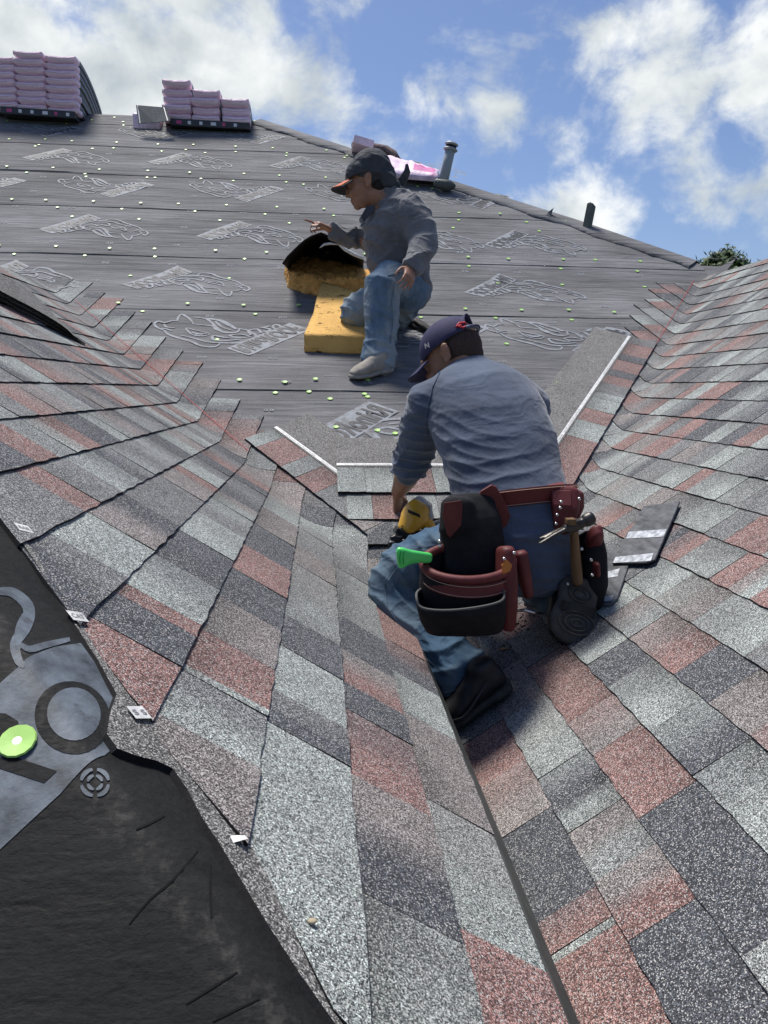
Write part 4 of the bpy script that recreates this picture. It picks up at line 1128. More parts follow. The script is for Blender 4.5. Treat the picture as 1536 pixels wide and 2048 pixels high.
# ------------------------------------------------------------------ foam pads and the lifted sheet
M_FOAM = mat('yellow_foam', (.72, .43, .13, 1), .85, .2, nscale=7, namt=.12, bump=1., bscale=70, bdist=.008, spot=(24, .575, (.10, .045, .012, 1)))
M_FOAMO = mat('orange_foam', (.78, .42, .13, 1), .9, .2, nscale=14, namt=.35, bump=1., bscale=60, bdist=.02, spot=(30, .60, (.12, .045, .01, 1)))
def foam(pix, t, material, label, rough_, name='foam_pad', lift=0.):
    top = [onM(px, py) for px, py in pix]
    n1_ = nM1
    # drop the sight lines by the pad thickness so that the TOP face matches
    pts = []
    for (px, py) in pix:
        p = hit(px, py, lambda X, Y: zM(Y)+t/n1_.z+lift); pts.append(p)
    bm = bmesh.new(); vs = [bm.verts.new((p.x, p.y, 0)) for p in pts]; f = bm.faces.new(vs)
    r = bmesh.ops.extrude_face_region(bm, geom=[f]); 
    for e_ in r['geom']:
        if isinstance(e_, bmesh.types.BMVert): e_.co.z = 1
    bmesh.ops.triangulate(bm, faces=bm.faces[:]); bmesh.ops.subdivide_edges(bm, edges=bm.edges[:], cuts=9, use_grid_fill=True)
    bmesh.ops.triangulate(bm, faces=bm.faces[:]); bm.normal_update(); bm.verts.index_update()
    out_ = []
    for v_ in bm.verts:
        p = Vector((v_.co.x, v_.co.y, zM(v_.co.y)+lift))+Vector((0, 0, 1))*(t/n1_.z*v_.co.z)
        d = nz(p, 26, 3)*.004*rough_ + nz(p, 75, 9)*.005*rough_
        if v_.co.z > .95 : d = d*(1.6 if rough_ > 1 else .35)
        out_.append(p+v_.normal*d + Vector((0, 0, .008)))
    fs = [[q.index for q in f_.verts] for f_ in bm.faces]; bm.free()
    c = sum(pts, Vector())/len(pts); c.z = zM(c.y)
    o = mk(name, out_, fs, material, None, c, smooth=True); tag(o, label, 'foam pad'); return o
foam([(608, 672), (627, 628), (634, 596), (645, 566), (700, 582), (752, 598), (762, 640), (752, 678)], .085, M_FOAM, 'flat yellow foam pad under the knee of the upper man', .9)
foam([(571, 524), (590, 514), (640, 518), (700, 530), (752, 548), (748, 568), (700, 560), (650, 560), (612, 556), (578, 545)], .10, M_FOAMO, 'torn orange foam pad under the lifted black sheet', 3.2)
M_RUB = mat('black_sheet', (.010, .010, .012, 1), .6, .3, nscale=10, namt=.4)
mb = MB(); fr = [(564, 527), (574, 512), (590, 496), (606, 481), (622, 471), (642, 464), (660, 472), (678, 484), (696, 498), (712, 510), (728, 520)]
n = len(fr)
for i, (px, py) in enumerate(fr):
    a = at(px, py, 4.98); g_ = onM(px+(12 if i < n/2 else 4), py-28 if 0 < i < n-1 else py)
    back_ = Vector((a.x+.03, max(a.y+.30, (a.z-EZ+1.935)/.488), 0)); back_.z = zM(back_.y)+.01
    for k in range(7):
        f_ = k/6; p = a*(1-f_)+back_*f_; p.z = a.z*(1-f_)**1.6+back_.z*(1-(1-f_)**1.6) if a.z > back_.z else a.z+(back_.z-a.z)*f_; mb.v.append(p+Vector((0, 0, .01*math.sin(f_*3.1)))); mb.c.append((0,)*3)
for i in range(n-1):
    for k in range(6): mb.f.append((i*7+k, (i+1)*7+k, (i+1)*7+k+1, i*7+k+1)); mb.m.append(0)
o = mb.build('rubber_sheet', [M_RUB, M_SEAL], None, at(640, 530, 4.98), smooth=True); tag(o, 'black flexible sheet arched up over the orange foam by the pointing hand', 'sheet')
md = o.modifiers.new('solid', 'SOLIDIFY'); md.thickness = .006
mb = MB(); P = [at(*p) for p in ((664, 473, 4.93), (676, 486, 4.93), (690, 499, 4.93), (708, 509, 4.93), (726, 517, 4.93))]; mb.add(*torus(P, [.004, .008, .011, .011, .008], 6, False)); 
P = [at(*p) for p in ((639, 496, 5.0), (648, 489, 5.0), (660, 487, 5.0), (676, 489, 5.0))]; mb.add(*torus(P, [.002, .008, .008, .003], 6, False)); mb.build('pale_edge', M_SEAL, o, smooth=True)
# back wall of the arch stays dark: liner under the sheet
# ------------------------------------------------------------------ loose shingle strips piled at the upper left
def strip_pile():
    a = onL(-60, 600); root = None
    p0, p1 = onL(-40, 590), onL(176, 700)
    d = (p1-p0).normalized(); sd_ = nL.cross(d).normalized(); L_ = (p1-p0).length
    if sd_.y < 0: sd_ = -sd_
    root = empty('shingle_pile', p1); tag(root, 'pile of loose shingle strips lying along the left slope near the left edge', 'shingle strips')
    for k in range(3):
        mb = MB(); h = .018+.017*k; n = 10; wd = .16 if k == 2 else .15
        o_ = p0 - sd_*(.006*k) ; 
        for i in range(n+1):
            q = o_ + d*((L_-.05*k+.02*(k == 1))*i/n); q0 = q+nL*(h*(1-.5*(i/n)**6)) 
            wv = .003*math.sin(i*1.3+k)
            mb.v += [q0-nL*.003+sd_*wv, q0+nL*.002+sd_*wv, q0+sd_*wd+Vector((0, 0, .050*min(1, 3*(1-i/n)))), ]; mb.c += [(.2, .19, .18)]*3
        for i in range(n): mb.f += [(i*3, (i+1)*3, (i+1)*3+1, i*3+1), (i*3+1, (i+1)*3+1, (i+1)*3+2, i*3+2)]; mb.m += [1, 0]
        mb.build('shingle_strip', [M_GPLAIN, M_EDGE], root)
strip_pile()
# ------------------------------------------------------------------ loose shingle pieces on the right slope
M_BACK = mat('shingle_back', (.10, .105, .112, 1), .75, .3, nscale=45, namt=.5, bump=.5, bscale=120, stretch=(1, .4, 1)); M_TAR = mat('sealant_strip', (.42, .44, .47, 1), .45, .4, nscale=60, namt=.6)
def scrap(pix, strips, h, label):
    P = [onR(*p)+nR*h for p in pix]; c = sum(P, Vector())/len(P); mb = MB(); mb.add(*slab(P, nR, .005))
    o = mb.build('shingle_scrap', M_BACK, None, c); tag(o, label, 'shingle piece')
    for st_ in strips:
        Q = [onR(*p)+nR*(h+.0065) for p in st_]; m2 = MB(); m2.add(Q, [(0, 1, 2, 3)]); m2.build('sealant_strip', M_TAR, o)
scrap([(1196, 1112), (1276, 1098), (1240, 1205), (1226, 1219), (1168, 1220), (1170, 1130)], [((1192, 1160), (1246, 1146), (1242, 1162), (1190, 1170)), ((1180, 1205), (1234, 1200), (1230, 1212), (1178, 1213))], .012, 'dark shingle scrap face down beside the kneeling man, lower of the two')
scrap([(1294, 1024), (1367, 1015), (1318, 1132), (1300, 1138), (1232, 1139), (1246, 1108), (1262, 1078), (1282, 1052)], [((1266, 1076), (1342, 1072), (1336, 1087), (1260, 1090)), ((1240, 1127), (1316, 1120), (1311, 1136), (1234, 1139))], .020, 'dark shingle scrap with two pale sealant stripes, right of the kneeling man')
# dry leaf and debris in the corner of the valleys
c = onR(1012, 1305)+nR*.012; mb = MB(); ax = (onR(1030, 1296)-c).normalized(); ay = nR.cross(ax)
mb.add([c-ax*.026, c-ay*.006+nR*.006, c+ax*.026, c+ay*.006+nR*.006, c+nR*.001], [(0, 1, 4), (1, 2, 4), (2, 3, 4), (3, 0, 4)]); o = mb.build('dry_leaf', mat('dry_leaf', (.45, .25, .12, 1), .8), None, c); tag(o, 'small curled dry brown leaf by the valley near the shoes', 'leaf')
deb = MB()
for k in range(260):
    q = onR(random.gauss(1010, 26), random.gauss(1255, 26))+nR*.009; r = random.uniform(.002, .005); v, f = ball(q, (r, r*.7, r*.6), n=5, m=4); deb.add(v, f)
tag(deb.build('granule_debris', mat('dirt', (.03, .027, .022, 1), .95), None), kind='stuff')
c = onL(611, 1861)+nL*.012; v, f = ball(c, (.005, .004, .002), n=10, m=6); o = mk('pebble', v, f, mat('tan_pebble', (.36, .30, .2, 1), .7), None, c, smooth=True); tag(o, 'tiny tan pebble on the nearest left shingles', 'pebble')
# ------------------------------------------------------------------ people
M_SKIN1 = mat('skin_tan', (.30, .155, .095, 1), .5, .35, nscale=25, namt=.18, bump=.25, bscale=180, bdist=.001)
M_SKIN2 = mat('skin_brown', (.32, .165, .105, 1), .5, .35, nscale=25, namt=.18, bump=.25, bscale=180, bdist=.001)
M_SHIRT1 = mat('slate_blue_knit', (.072, .094, .138, 1), .9, .2, nscale=5, namt=.32, creases=.10, bump=.5, bscale=55, bdist=.003, sheen=.3)
M_SHIRT2 = mat('charcoal_jersey', (.150, .150, .158, 1), .9, .2, nscale=9, namt=.22, creases=.30, bump=.5, bscale=50, bdist=.003, sheen=.2)
def denim(name, base, pale):
    return mat(name, base, .85, .2, nscale=38, namt=.22, creases=.20, bump=.5, bscale=240, bdist=.0015, spot=(5.5, .42, pale), stretch=(1, 1, .45))
M_JEAN1 = denim('worn_denim', (.052, .100, .160, 1), (.11, .16, .205, 1)); M_JEAN2 = denim('faded_denim', (.12, .18, .245, 1), (.26, .31, .335, 1))
M_SEAM = mat('denim_seam', (.12, .17, .22, 1), .9)
M_HAIR = mat('black_hair', (.018, .014, .012, 1), .8, .3, nscale=140, namt=.6, bump=.8, bscale=300, bdist=.002)
M_STUB = mat('short_stubble', (.060, .040, .032, 1), .85, .2, nscale=220, namt=.5, bump=.6, bscale=400, bdist=.001)
M_NAVY = mat('navy_cap', (.040, .038, .085, 1), .8, .25, nscale=30, namt=.15, bump=.3, bscale=200, bdist=.001)
M_CAPK = mat('black_cloth', (.055, .058, .066, 1), .85, .25, nscale=20, namt=.25, creases=.22, bump=.5, bscale=60, bdist=.003)
M_ORANGE = mat('orange_brim', (.55, .13, .05, 1), .7); M_RED = mat('red_badge', (.55, .04, .05, 1), .6)
M_SOLE = mat('dark_sole', (.050, .048, .042, 1), .75, .3, nscale=30, namt=.4, bump=.6, bscale=50, bdist=.003)
M_BOOT = mat('black_leather', (.016, .016, .018, 1), .5, .4, nscale=25, namt=.4, bump=.3, bscale=60)
M_TANSH = mat('dusty_tan_suede', (.33, .30, .255, 1), .85, .2, nscale=18, namt=.25, bump=.4, bscale=80); M_SOLEL = mat('pale_sole', (.26, .245, .22, 1), .8, nscale=30, namt=.35)
class Head:
    def __init__(s, c, f, u, k=1.):
        s.c = Vector(c); s.f = Vector(f).normalized(); s.u = Vector(u); s.u = (s.u-s.f*s.u.dot(s.f)).normalized(); s.r = s.f.cross(s.u); s.k = k
    def p(s, x, y, z): return s.c + (s.r*x + s.f*y + s.u*z)*s.k
    def ax(s): return (s.r, s.f, s.u)
    def b(s, x, y, z, rx, ry, rz, **k): return ball(s.p(x, y, z), (rx*s.k, ry*s.k, rz*s.k), s.ax(), **k)
    def pieces(s):
        b = s.b
        out = [b(0, -.012, .035, .076, .095, .088), b(0, .035, -.01, .064, .062, .085), b(0, .040, -.062, .050, .052, .045), b(0, .078, -.088, .024, .022, .020),
               b(0, .088, .028, .055, .018, .016), b(.030, .083, -.030, .024, .018, .022), b(-.030, .083, -.030, .024, .018, .022),
               b(0, .104, -.016, .011, .016, .024), b(0, .114, -.030, .013, .013, .010), b(.012, .106, -.033, .008, .009, .007), b(-.012, .106, -.033, .008, .009, .007),
               b(0, .098, -.058, .022, .010, .006), b(0, .096, -.068, .019, .010, .007), b(0, .092, -.048, .020, .010, .008),
               b(.028, .088, .006, .013, .008, .008), b(-.028, .088, .006, .013, .008, .008)]
        for sg in (-1, 1):
            out += [b(sg*.080, -.006, -.004, .008, .019, .032), b(sg*.088, -.016, .010, .006, .013, .018), b(sg*.082, .002, -.030, .006, .010, .011)]
        return out
def digit(a, segs, r):
    pts = [a]; 
    for d, L_ in segs: pts.append(pts[-1]+d.normalized()*L_)
    R = [r*(1-.09*i) for i in range(len(pts))]
    return loft(pts, R, side=(.3, .2, .9), n=10)
def hand(w_, d, pn, curl=.5, k=1., thumb=1, point=False, spread=.10):
    """w_ wrist, d finger direction, pn palm normal (fingers curl towards it); thumb on side sign"""
    d = Vector(d).normalized(); pn = Vector(pn); pn = (pn-d*pn.dot(d)).normalized(); s = d.cross(pn)*thumb
    out = [loft([w_-d*.02*k, w_+d*.02*k, w_+d*.06*k, w_+d*.092*k], [(.027*k, .020*k), (.034*k, .017*k), (.041*k, .015*k), (.038*k, .012*k)], side=s, n=16)]
    for i, (o_, L_) in enumerate(((.030, .072), (.010, .080), (-.010, .075), (-.029, .060))):
        c = curl*(1+.12*i); c = .10 if (point and i == 0) else c
        q = Matrix.Rotation(0, 3, 'X')
        def rot(a): return d*math.cos(a)+pn*math.sin(a)+s*(o_*spread/.03)
        a0 = w_+d*.086*k+s*o_*k
        out.append(digit(a0-d*.015*k, [(rot(c*.4), L_*.45*k+.015*k), (rot(c*1.4), L_*.32*k), (rot(c*2.2), L_*.26*k)], .0088*k))
    out.append(digit(w_+d*.022*k+s*.022*k, [(d*.55+s*.75+pn*.25, .040*k), (d*.85+s*.35+pn*.4*(.5+curl), .032*k), (d*.9+s*.05+pn*.6, .025*k)], .0105*k))
    return out
def shell(h, fn, nu, nv, name, m, parent, thick=.003):
    mb = MB()
    for i in range(nu+1):
        for j in range(nv+1): mb.v.append(fn(i/nu, j/nv)); mb.c.append((0,)*3)
    for i in range(nu):
        for j in range(nv): mb.f.append((i*(nv+1)+j, (i+1)*(nv+1)+j, (i+1)*(nv+1)+j+1, i*(nv+1)+j+1)); mb.m.append(0)
    o = mb.build(name, m, parent, smooth=True); md = o.modifiers.new('s', 'SOLIDIFY'); md.thickness = thick; md.offset = 0; return o
def folds(v, axis, freq, amp, warp=.5, seed=0, s=7):
    """sharp-crested creases across 'axis', broken up and fading in and out"""
    axis = Vector(axis).normalized(); v = Vector(v)
    t = v.dot(axis)*freq + warp*6.28*nz(v, s, seed) + warp*2.5*nz(v, s*2.1, seed+9)
    w_ = 1-abs(math.sin(t*.5)); m_ = min(1, max(0, .5+1.6*nz(v, s*.9, seed+17)))
    return amp*((w_**1.6)*2-.7)*m_
def onto(P, z, off=.0): return Vector((P.x, P.y, z(P)+off))
# ============ the kneeling man at the valley
T1 = [(1040, 1150, 2.20, .165, .12), (1040, 1085, 2.22, .170, .14), (1026, 1010, 2.27, .172, .13), (1012, 960, 2.32, .176, .125), (1000, 900, 2.38, .185, .13), (978, 845, 2.44, .190, .13), (955, 795, 2.50, .185, .115), (944, 765, 2.55, .150, .09), (938, 742, 2.58, .085, .070)]
def tor(T, k=1., dk=0): return loft([at(*t[:3]) for t in T], [((t[3]+dk)*k, (t[4]+dk)*k) for t in T], side=(1, 0, 0), n=28, expo=2.3)
H1 = Head(at(905, 712, 2.62), (-.66, .36, -.52), (-.30, .30, .90), 1.0)
def A(*p): return at(*p)
skin = [tor(T1[:-1], 1, -.02), loft([A(948, 765, 2.54), A(928, 735, 2.58), H1.p(0, -.02, -.03)], [(.066, .06), .058, .058])] + H1.pieces()
skin += [loft([A(880, 800, 2.49), A(850, 815, 2.52), A(832, 870, 2.6), A(818, 935, 2.72)], [.05, .052, .048, .042]),
         loft([A(818, 935, 2.72), A(812, 955, 2.81), A(803, 974, 2.90), A(796, 985, 2.95)], [.044, (.046, .042), (.036, .032), (.028, .024)])]
skin += hand(A(795, 985, 2.95), Vector((.02, .10, -.42)), Vector((.45, -.1, -.3)), curl=.75, k=1.0, thumb=-1, spread=.2)
skin += [loft([A(1040, 800, 2.49), A(1062, 820, 2.54), A(1045, 880, 2.72), A(1015, 930, 2.86), A(985, 958, 2.98)], [.05, .052, .046, .036, .028])]
skin += hand(A(983, 962, 2.99), Vector((-.2, .4, -.28)), Vector((0, -.3, -1)), curl=.4, thumb=-1)
skin += [loft([A(985, 1085, 2.22), A(870, 1118, 2.26), A(783, 1162, 2.28), A(845, 1270, 2.18), A(930, 1365, 2.08), A(935, 1385, 2.07)], [.08, .07, .05, .05, .038, .038]),
         loft([A(1090, 1095, 2.22), A(1095, 1160, 2.38), A(1098, 1205, 2.48), A(1125, 1205, 2.3), A(1140, 1215, 2.18)], [.08, .07, .05, .05, .038])]
root1 = onR(1030, 1300)
v, f = blend(skin, .0055, 3); p1 = mk('person', v, f, M_SKIN1, None, root1, smooth=True)
tag(p1, 'man in slate blue shirt and navy cap, crouching with his back turned', 'person')
axb = Vector((-.12, .35, .6)).normalized()
p1_x = A(868, 860, 2.55).x
def shirt_d(v, n):
    # soft folds gathered round the waist, tight over the shoulders
    px = (v.z-(EZ-.26)); low = min(1, max(0, (.30-px)/.30))
    a = folds(v, Vector((.10, -.25, 1)), 175, .0062*low**1.1, .9, 2, 3.2)+folds(v, Vector((-.25, -.25, 1)), 120, .0035*low, .8, 31, 3.5)
    arm = max(0, min(1, (p1_x-v.x)/.05)) if v.x < p1_x else 0
    return a + .0022*nz(v, 11, 5) + folds(v, Vector((-.3, .4, 1)), 130, .0045*arm, .9, 5, 4)
sh = [tor(T1), loft([A(895, 800, 2.49), A(860, 808, 2.51), A(843, 850, 2.57), A(833, 895, 2.66), A(823, 922, 2.70), A(817, 938, 2.75)], [.088, .083, .074, .070, .071, .064]),
      loft([A(1025, 800, 2.49), A(1052, 815, 2.53), A(1058, 870, 2.66), A(1030, 925, 2.82), A(1008, 945, 2.9)], [.088, .082, .072, .062, .055])]
v, f = blend(sh, .0055, 10, .5, shirt_d); shirt1 = mk('shirt', v, f, M_SHIRT1, p1, smooth=True)
mb = MB(); mb.add(*torus([A(938+62*math.cos(t), 748+13*math.sin(t)+(0), 2.56-.06*math.sin(t)) for t in np.linspace(0, 6.28, 25)[:-1]], .006, 6)); mb.build('collar', M_SHIRT1, p1, smooth=True)
# raglan seam
mb = MB(); sp = [(880, 745), (866, 775), (858, 810), (854, 850), (858, 880)]
def surf_on(o, px, py, off=.001):
    """first point of o met along the sight line of a photo point"""
    e = parent_loc(o); d = ray(px, py).normalized(); ok, loc, nn, i = o.ray_cast(EYE-e, d)
    return (loc+e, nn) if ok else (None, None)
bpy.context.view_layer.update()
def seam_on(o, pts, r, name, m, parent, off=.0015, taper=False):
    P = []
    for a, b in zip(pts, pts[1:]):
        for t in np.linspace(0, 1, 5)[:-1]:
            q, nn = surf_on(o, a[0]+(b[0]-a[0])*t, a[1]+(b[1]-a[1])*t)
            if q is not None: P.append(q+nn*off)
    if len(P) > 2:
        mb = MB(); mb.add(*torus(P, r, 5, False)); return mb.build(name, m, parent, smooth=True)
seam_on(shirt1, sp, .0016, 'sleeve_seam', mat('seam_shadow', (.05, .07, .11, 1), .9), p1)
def jean_d(v, n):
    return folds(v, Vector((.7, .2, .7)), 120, .0058, 1., 8, 3.4) + folds(v, Vector((-.4, .2, .9)), 90, .004, .9, 18, 3.4) + .003*nz(v, 15, 3)
hips = ball(A(1042, 1100, 2.23), (.17, .14, .13))
legL = loft([A(1000, 1085, 2.22), A(930, 1100, 2.25), A(862, 1118, 2.27), A(800, 1146, 2.28), A(784, 1168, 2.28), A(792, 1205, 2.25), A(838, 1275, 2.18), A(895, 1322, 2.11), A(928, 1352, 2.075)], [.115, .105, .093, .085, .082, .080, .084, .086, .090], side=(0, 1, .3), n=24)
legR = loft([A(1090, 1095, 2.22), A(1096, 1150, 2.36), A(1100, 1195, 2.47), A(1108, 1215, 2.46), A(1122, 1208, 2.33), A(1138, 1212, 2.2)], [.115, .10, .08, .075, .072, .066], side=(1, 0, 0), n=24)
v, f = blend([hips, legL, legR], .006, 8, .5, jean_d); jeans1 = mk('jeans', v, f, M_JEAN1, p1, smooth=True)
bpy.context.view_layer.update()
seam_on(jeans1, [(800, 1128), (770, 1170), (775, 1215), (830, 1290), (880, 1345)], .0014, 'leg_seam', M_SEAM, p1)
seam_on(jeans1, [(882, 1388), (930, 1372), (962, 1352), (985, 1332)], .004, 'cuff', M_JEAN1, p1)
# shoes
n_ = nR; heel, toe = onR(1022, 1392)+n_*.03, onR(892, 1478)+n_*.03; dd = (toe-heel).normalized(); sd2 = n_.cross(dd)
def shoe(heel, toe, up, m_up, m_sole, parent, k=1., name='shoe', ankle=.09, high=False):
    dd = (toe-heel); L_ = dd.length; dd.normalize(); up = (up-dd*up.dot(dd)).normalized(); s = dd.cross(up)
    q = lambda t, x, z: heel+dd*(L_*t)+s*x*k+up*z*k
    up_ = [loft([q(-.02, 0, .045), q(.15, 0, .045), q(.4, 0, .04), q(.62, 0, .032), q(.85, 0, .026), q(.97, 0, .02)], [(.032*k, .035*k), (.038*k, .042*k), (.040*k, .040*k), (.046*k, .032*k), (.043*k, .024*k), (.03*k, .016*k)], side=s, n=20),
           loft([q(.12, 0, .05), q(.10, 0, ankle)], [(.036*k, .042*k), (.036*k, .042*k)], side=s, n=18), loft([q(.12, 0, .07), q(.5, 0, .052)], [(.036*k, .036*k), (.034*k, .022*k)], side=s, n=16)]
    so = loft([q(-.06, 0, .004), q(.1, 0, .004), q(.35, 0, .006), q(.65, 0, .004), q(.88, 0, .006), q(1.02, 0, .010)], [(.034*k, .014*k), (.040*k, .015*k), (.038*k, .013*k), (.050*k, .013*k), (.046*k, .012*k), (.028*k, .010*k)], side=s, n=20, expo=3)
    v, f = blend(up_, .005*k, 5, .5, lambda v, n: .0012*nz(v, 40, 1)); o = mk(name, v, f, m_up, parent, smooth=True)
    v, f = blend([so], .005*k, 2); o2 = mk('sole', v, f, m_sole, o, smooth=True)
    return o, q
s1, q1 = shoe(heel, toe, n_, M_BOOT, M_SOLE, p1, 1.05)
sw = [q1(.75, -.052, .030), q1(.62, -.056, .022), q1(.48, -.054, .030), q1(.3, -.048, .045), q1(.12, -.044, .062)]
mb = MB(); mb.add(*torus(sw, [.002, .005, .004, .003, .001], 6, False)); mb.build('side_mark', mat('dull_grey_mark', (.05, .05, .052, 1), .5), s1, smooth=True)
mb = MB()
for k_ in range(5): a_ = q1(.32+.07*k_, -.025, .078-.006*k_); b_ = q1(.32+.07*k_, .025, .078-.006*k_); mb.add(*torus([a_, (a_+b_)/2+n_*.004, b_], .0022, 5, False))
mb.build('laces', M_BOOT, s1)
# right foot stands on its toes, sole to the camera
hp, tp = A(1160, 1168, 2.10), onR(1153, 1290)+nR*.02
s2, q2 = shoe(hp, tp, Vector((.05, 1, -.15)), M_BOOT, mat('tread_sole', (.070, .066, .060, 1), .8, .3, nscale=30, namt=.35, bump=.4, bscale=50), p1, 1.5, ankle=.075)
# tread rings on the sole
mb = MB()
for (tc_, rx, rz) in ((.22, .022, .13), (.22, .012, .07), (.74, .034, .20), (.74, .023, .13), (.74, .011, .06)):
    mb.add(*torus([q2(tc_+rz*math.cos(a), rx*math.sin(a), -.011) for a in np.linspace(0, 6.28, 25)[:-1]], .0028, 5))
for k_ in range(9): mb.add(*torus([q2(.40+.02*k_, -.034, -.009), q2(.395+.02*k_, 0, -.011), q2(.40+.02*k_, .034, -.009)], .0018, 4, False))
mb.build('tread', M_SOLE, s2, smooth=True)
# hair, cap
v, f = blend([H1.b(0, -.034, .012, .0785, .080, .080), H1.b(0, -.055, -.030, .058, .045, .045)], .005, 3); mk('hair', v, f, M_STUB, p1, smooth=True)
v, f = blend([H1.b(0, .062, -.082, .048, .034, .034)], .005, 2); mk('beard', v, f, M_HAIR, p1, smooth=True)
def cap(H, m_cr, m_br, parent, snap=True, k=1.):
    # crown: dome above a band plane, six panels, opening at the back
    def dome(u, v_):
        a = 2*math.pi*u; e = v_*math.pi/2
        x = math.sin(a)*math.cos(e)*.088; y = math.cos(a)*math.cos(e)*.108-.008; z = .028+math.sin(e)**.9*.098 + .03*math.cos(e)*0
        seam = abs(math.sin(3*a)); x *= 1-.012*(1-min(1, seam*6)); y *= 1-.012*(1-min(1, seam*6))
        if snap and v_ < .34:
            back = abs(((u-.5)+.5) % 1-.5)       # distance from the back of the head
            if back < .085: z = max(z, .028+.062*math.sqrt(max(0, 1-(back/.085)**2)))
        return H.p(x*k, y*k, (z)*k)
    crown = shell(H, dome, 48, 16, 'cap', m_cr, parent, .003)
    def brim(u, v_):
        a = (u-.5)*2*1.05; x = math.sin(a)*(.086+.012*v_)*(1-.06*v_); y = .02+math.cos(a)*.08 + v_*.078*math.cos(a*.80)
        z = .030 - .030*(x/.09)**2 - .012*v_ 
        return H.p(x*k, y*k, z*k)
    shell(H, brim, 24, 8, 'brim', m_br, crown, .005)
    if snap:
        mb = MB(); mb.add(*torus([H.p(math.sin(a)*.089*k, (-math.cos(a)*.116-.004)*k, .033*k) for a in np.linspace(-.62, .62, 12)], .0065, 6, False)); st_ = mb.build('strap', mat('strap_plastic', (.09, .10, .15, 1), .4), crown, smooth=True)
        mb = MB()
        for a in np.linspace(-.45, .45, 10): mb.add(*ball(H.p(math.sin(a)*.089*k, (-math.cos(a)*.1235-.004)*k, .033*k), .0028, n=6, m=4))
        mb.build('strap_studs', m_cr, crown)
    mb = MB(); mb.add(*ball(H.p(0, -.008, .128*k), (.008, .008, .004), H.ax())); mb.build('button', m_cr, crown, smooth=True)
    return crown
c1 = cap(H1, M_NAVY, M_NAVY, p1)
# badge on the front crown, small flag mark over the ear
bpy.context.view_layer.update()
def print_on(o, body, px, py, dx, dy, m, parent, name, bold=.03, off=.0016):
    """text mesh laid on surface o; (dx) full run vector and (dy) letter height vector in photo pixels"""
    tv, tf = text_mesh(body, 1, bold); wx = max(v.x for v in tv); out_ = []
    for v in tv:
        q, nn = surf_on(o, px+dx[0]*v.x/wx+dy[0]*v.y/.72, py+dx[1]*v.x/wx+dy[1]*v.y/.72)
        if q is None: return None
        if (q-EYE).dot(nn) > 0: nn = -nn
        out_.append(q+nn*off)
    mb = MB(); mb.add(out_, tf); return mb.build(name, m, parent)
print_on(c1, 'N', 852, 697, (9, -3), (-2, -9), mat('cap_thread', (.5, .48, .45, 1), .7), c1, 'flag_mark', .05, .004)
seam_on(c1, [(912, 655), (918, 647), (930, 646), (934, 652), (926, 656), (916, 653), (924, 650)], .0035, 'badge', M_RED, c1, .002)

# ============ the man higher up
K2 = 1.12
T2 = [(812, 592, 4.46, .150, .17), (806, 560, 4.46, .155, .18), (796, 520, 4.45, .172, .185), (790, 480, 4.43, .178, .19), (790, 445, 4.40, .172, .195), (790, 420, 4.39, .145, .175), (782, 402, 4.39, .10, .11), (772, 392, 4.39, .072, .075)]
H2 = Head(A(737, 366, 4.40), (-.93, .16, -.26), (-.22, .05, .97), K2)
skin = [tor(T2[:-1], 1, -.02), loft([A(785, 412, 4.40), A(768, 395, 4.39), H2.p(0, -.02, -.05)], [.080, .070, .068])] + H2.pieces()
skin += [loft([A(815, 430, 4.27), A(845, 492, 4.2), A(832, 520, 4.12), A(822, 534, 4.07)], [.06, .05, .040, .030]),
         loft([A(758, 432, 4.55), A(728, 488, 4.55), A(690, 472, 4.53), A(664, 462, 4.52)], [.06, .05, .040, .030])]
skin += hand(A(820, 535, 4.05), Vector((-.06, -.42, -.42)), Vector((-.5, .3, -.5)), curl=.75, k=.96, thumb=-1, spread=.12)
skin += hand(A(663, 461, 4.515), Vector((-.8, -.35, .30)), Vector((-.2, .1, -1)), curl=1.1, k=1.0, thumb=-1, point=True)
skin += [loft([A(825, 590, 4.4), A(770, 562, 4.2), A(765, 640, 4.18), A(757, 715, 4.15)], [.09, .07, .055, .045]), loft([A(810, 600, 4.55), A(716, 628, 4.55), A(800, 636, 4.72)], [.09, .07, .05])]
root2 = onM(755, 745)
v, f = blend(skin, .0065, 3); p2 = mk('person', v, f, M_SKIN2, None, root2, smooth=True)
tag(p2, 'man in charcoal long sleeve shirt kneeling on yellow foam and pointing left', 'person')
def sh2(v, n):
    return folds(v, Vector((.75, .1, 1)), 95, .0095, 1., 12, 2.6)+folds(v, Vector((-.5, .1, 1)), 80, .006, .9, 22, 3)+.004*nz(v, 12, 3)
tt2 = tor(T2)
sh = [tt2, loft([A(800, 420, 4.33), A(822, 428, 4.27), A(840, 460, 4.22), A(847, 492, 4.18), A(838, 512, 4.12), A(828, 528, 4.08), A(823, 536, 4.06)], [.115, .105, .090, .080, .070, .060, .056]),
      loft([A(770, 425, 4.5), A(745, 450, 4.56), A(728, 486, 4.56), A(704, 480, 4.55), A(680, 468, 4.53), A(666, 462, 4.52)], [.10, .085, .074, .066, .056, .052])]
v, f = blend(sh, .007, 7, .5, sh2); shirt2 = mk('shirt', v, f, M_SHIRT2, p2, smooth=True)
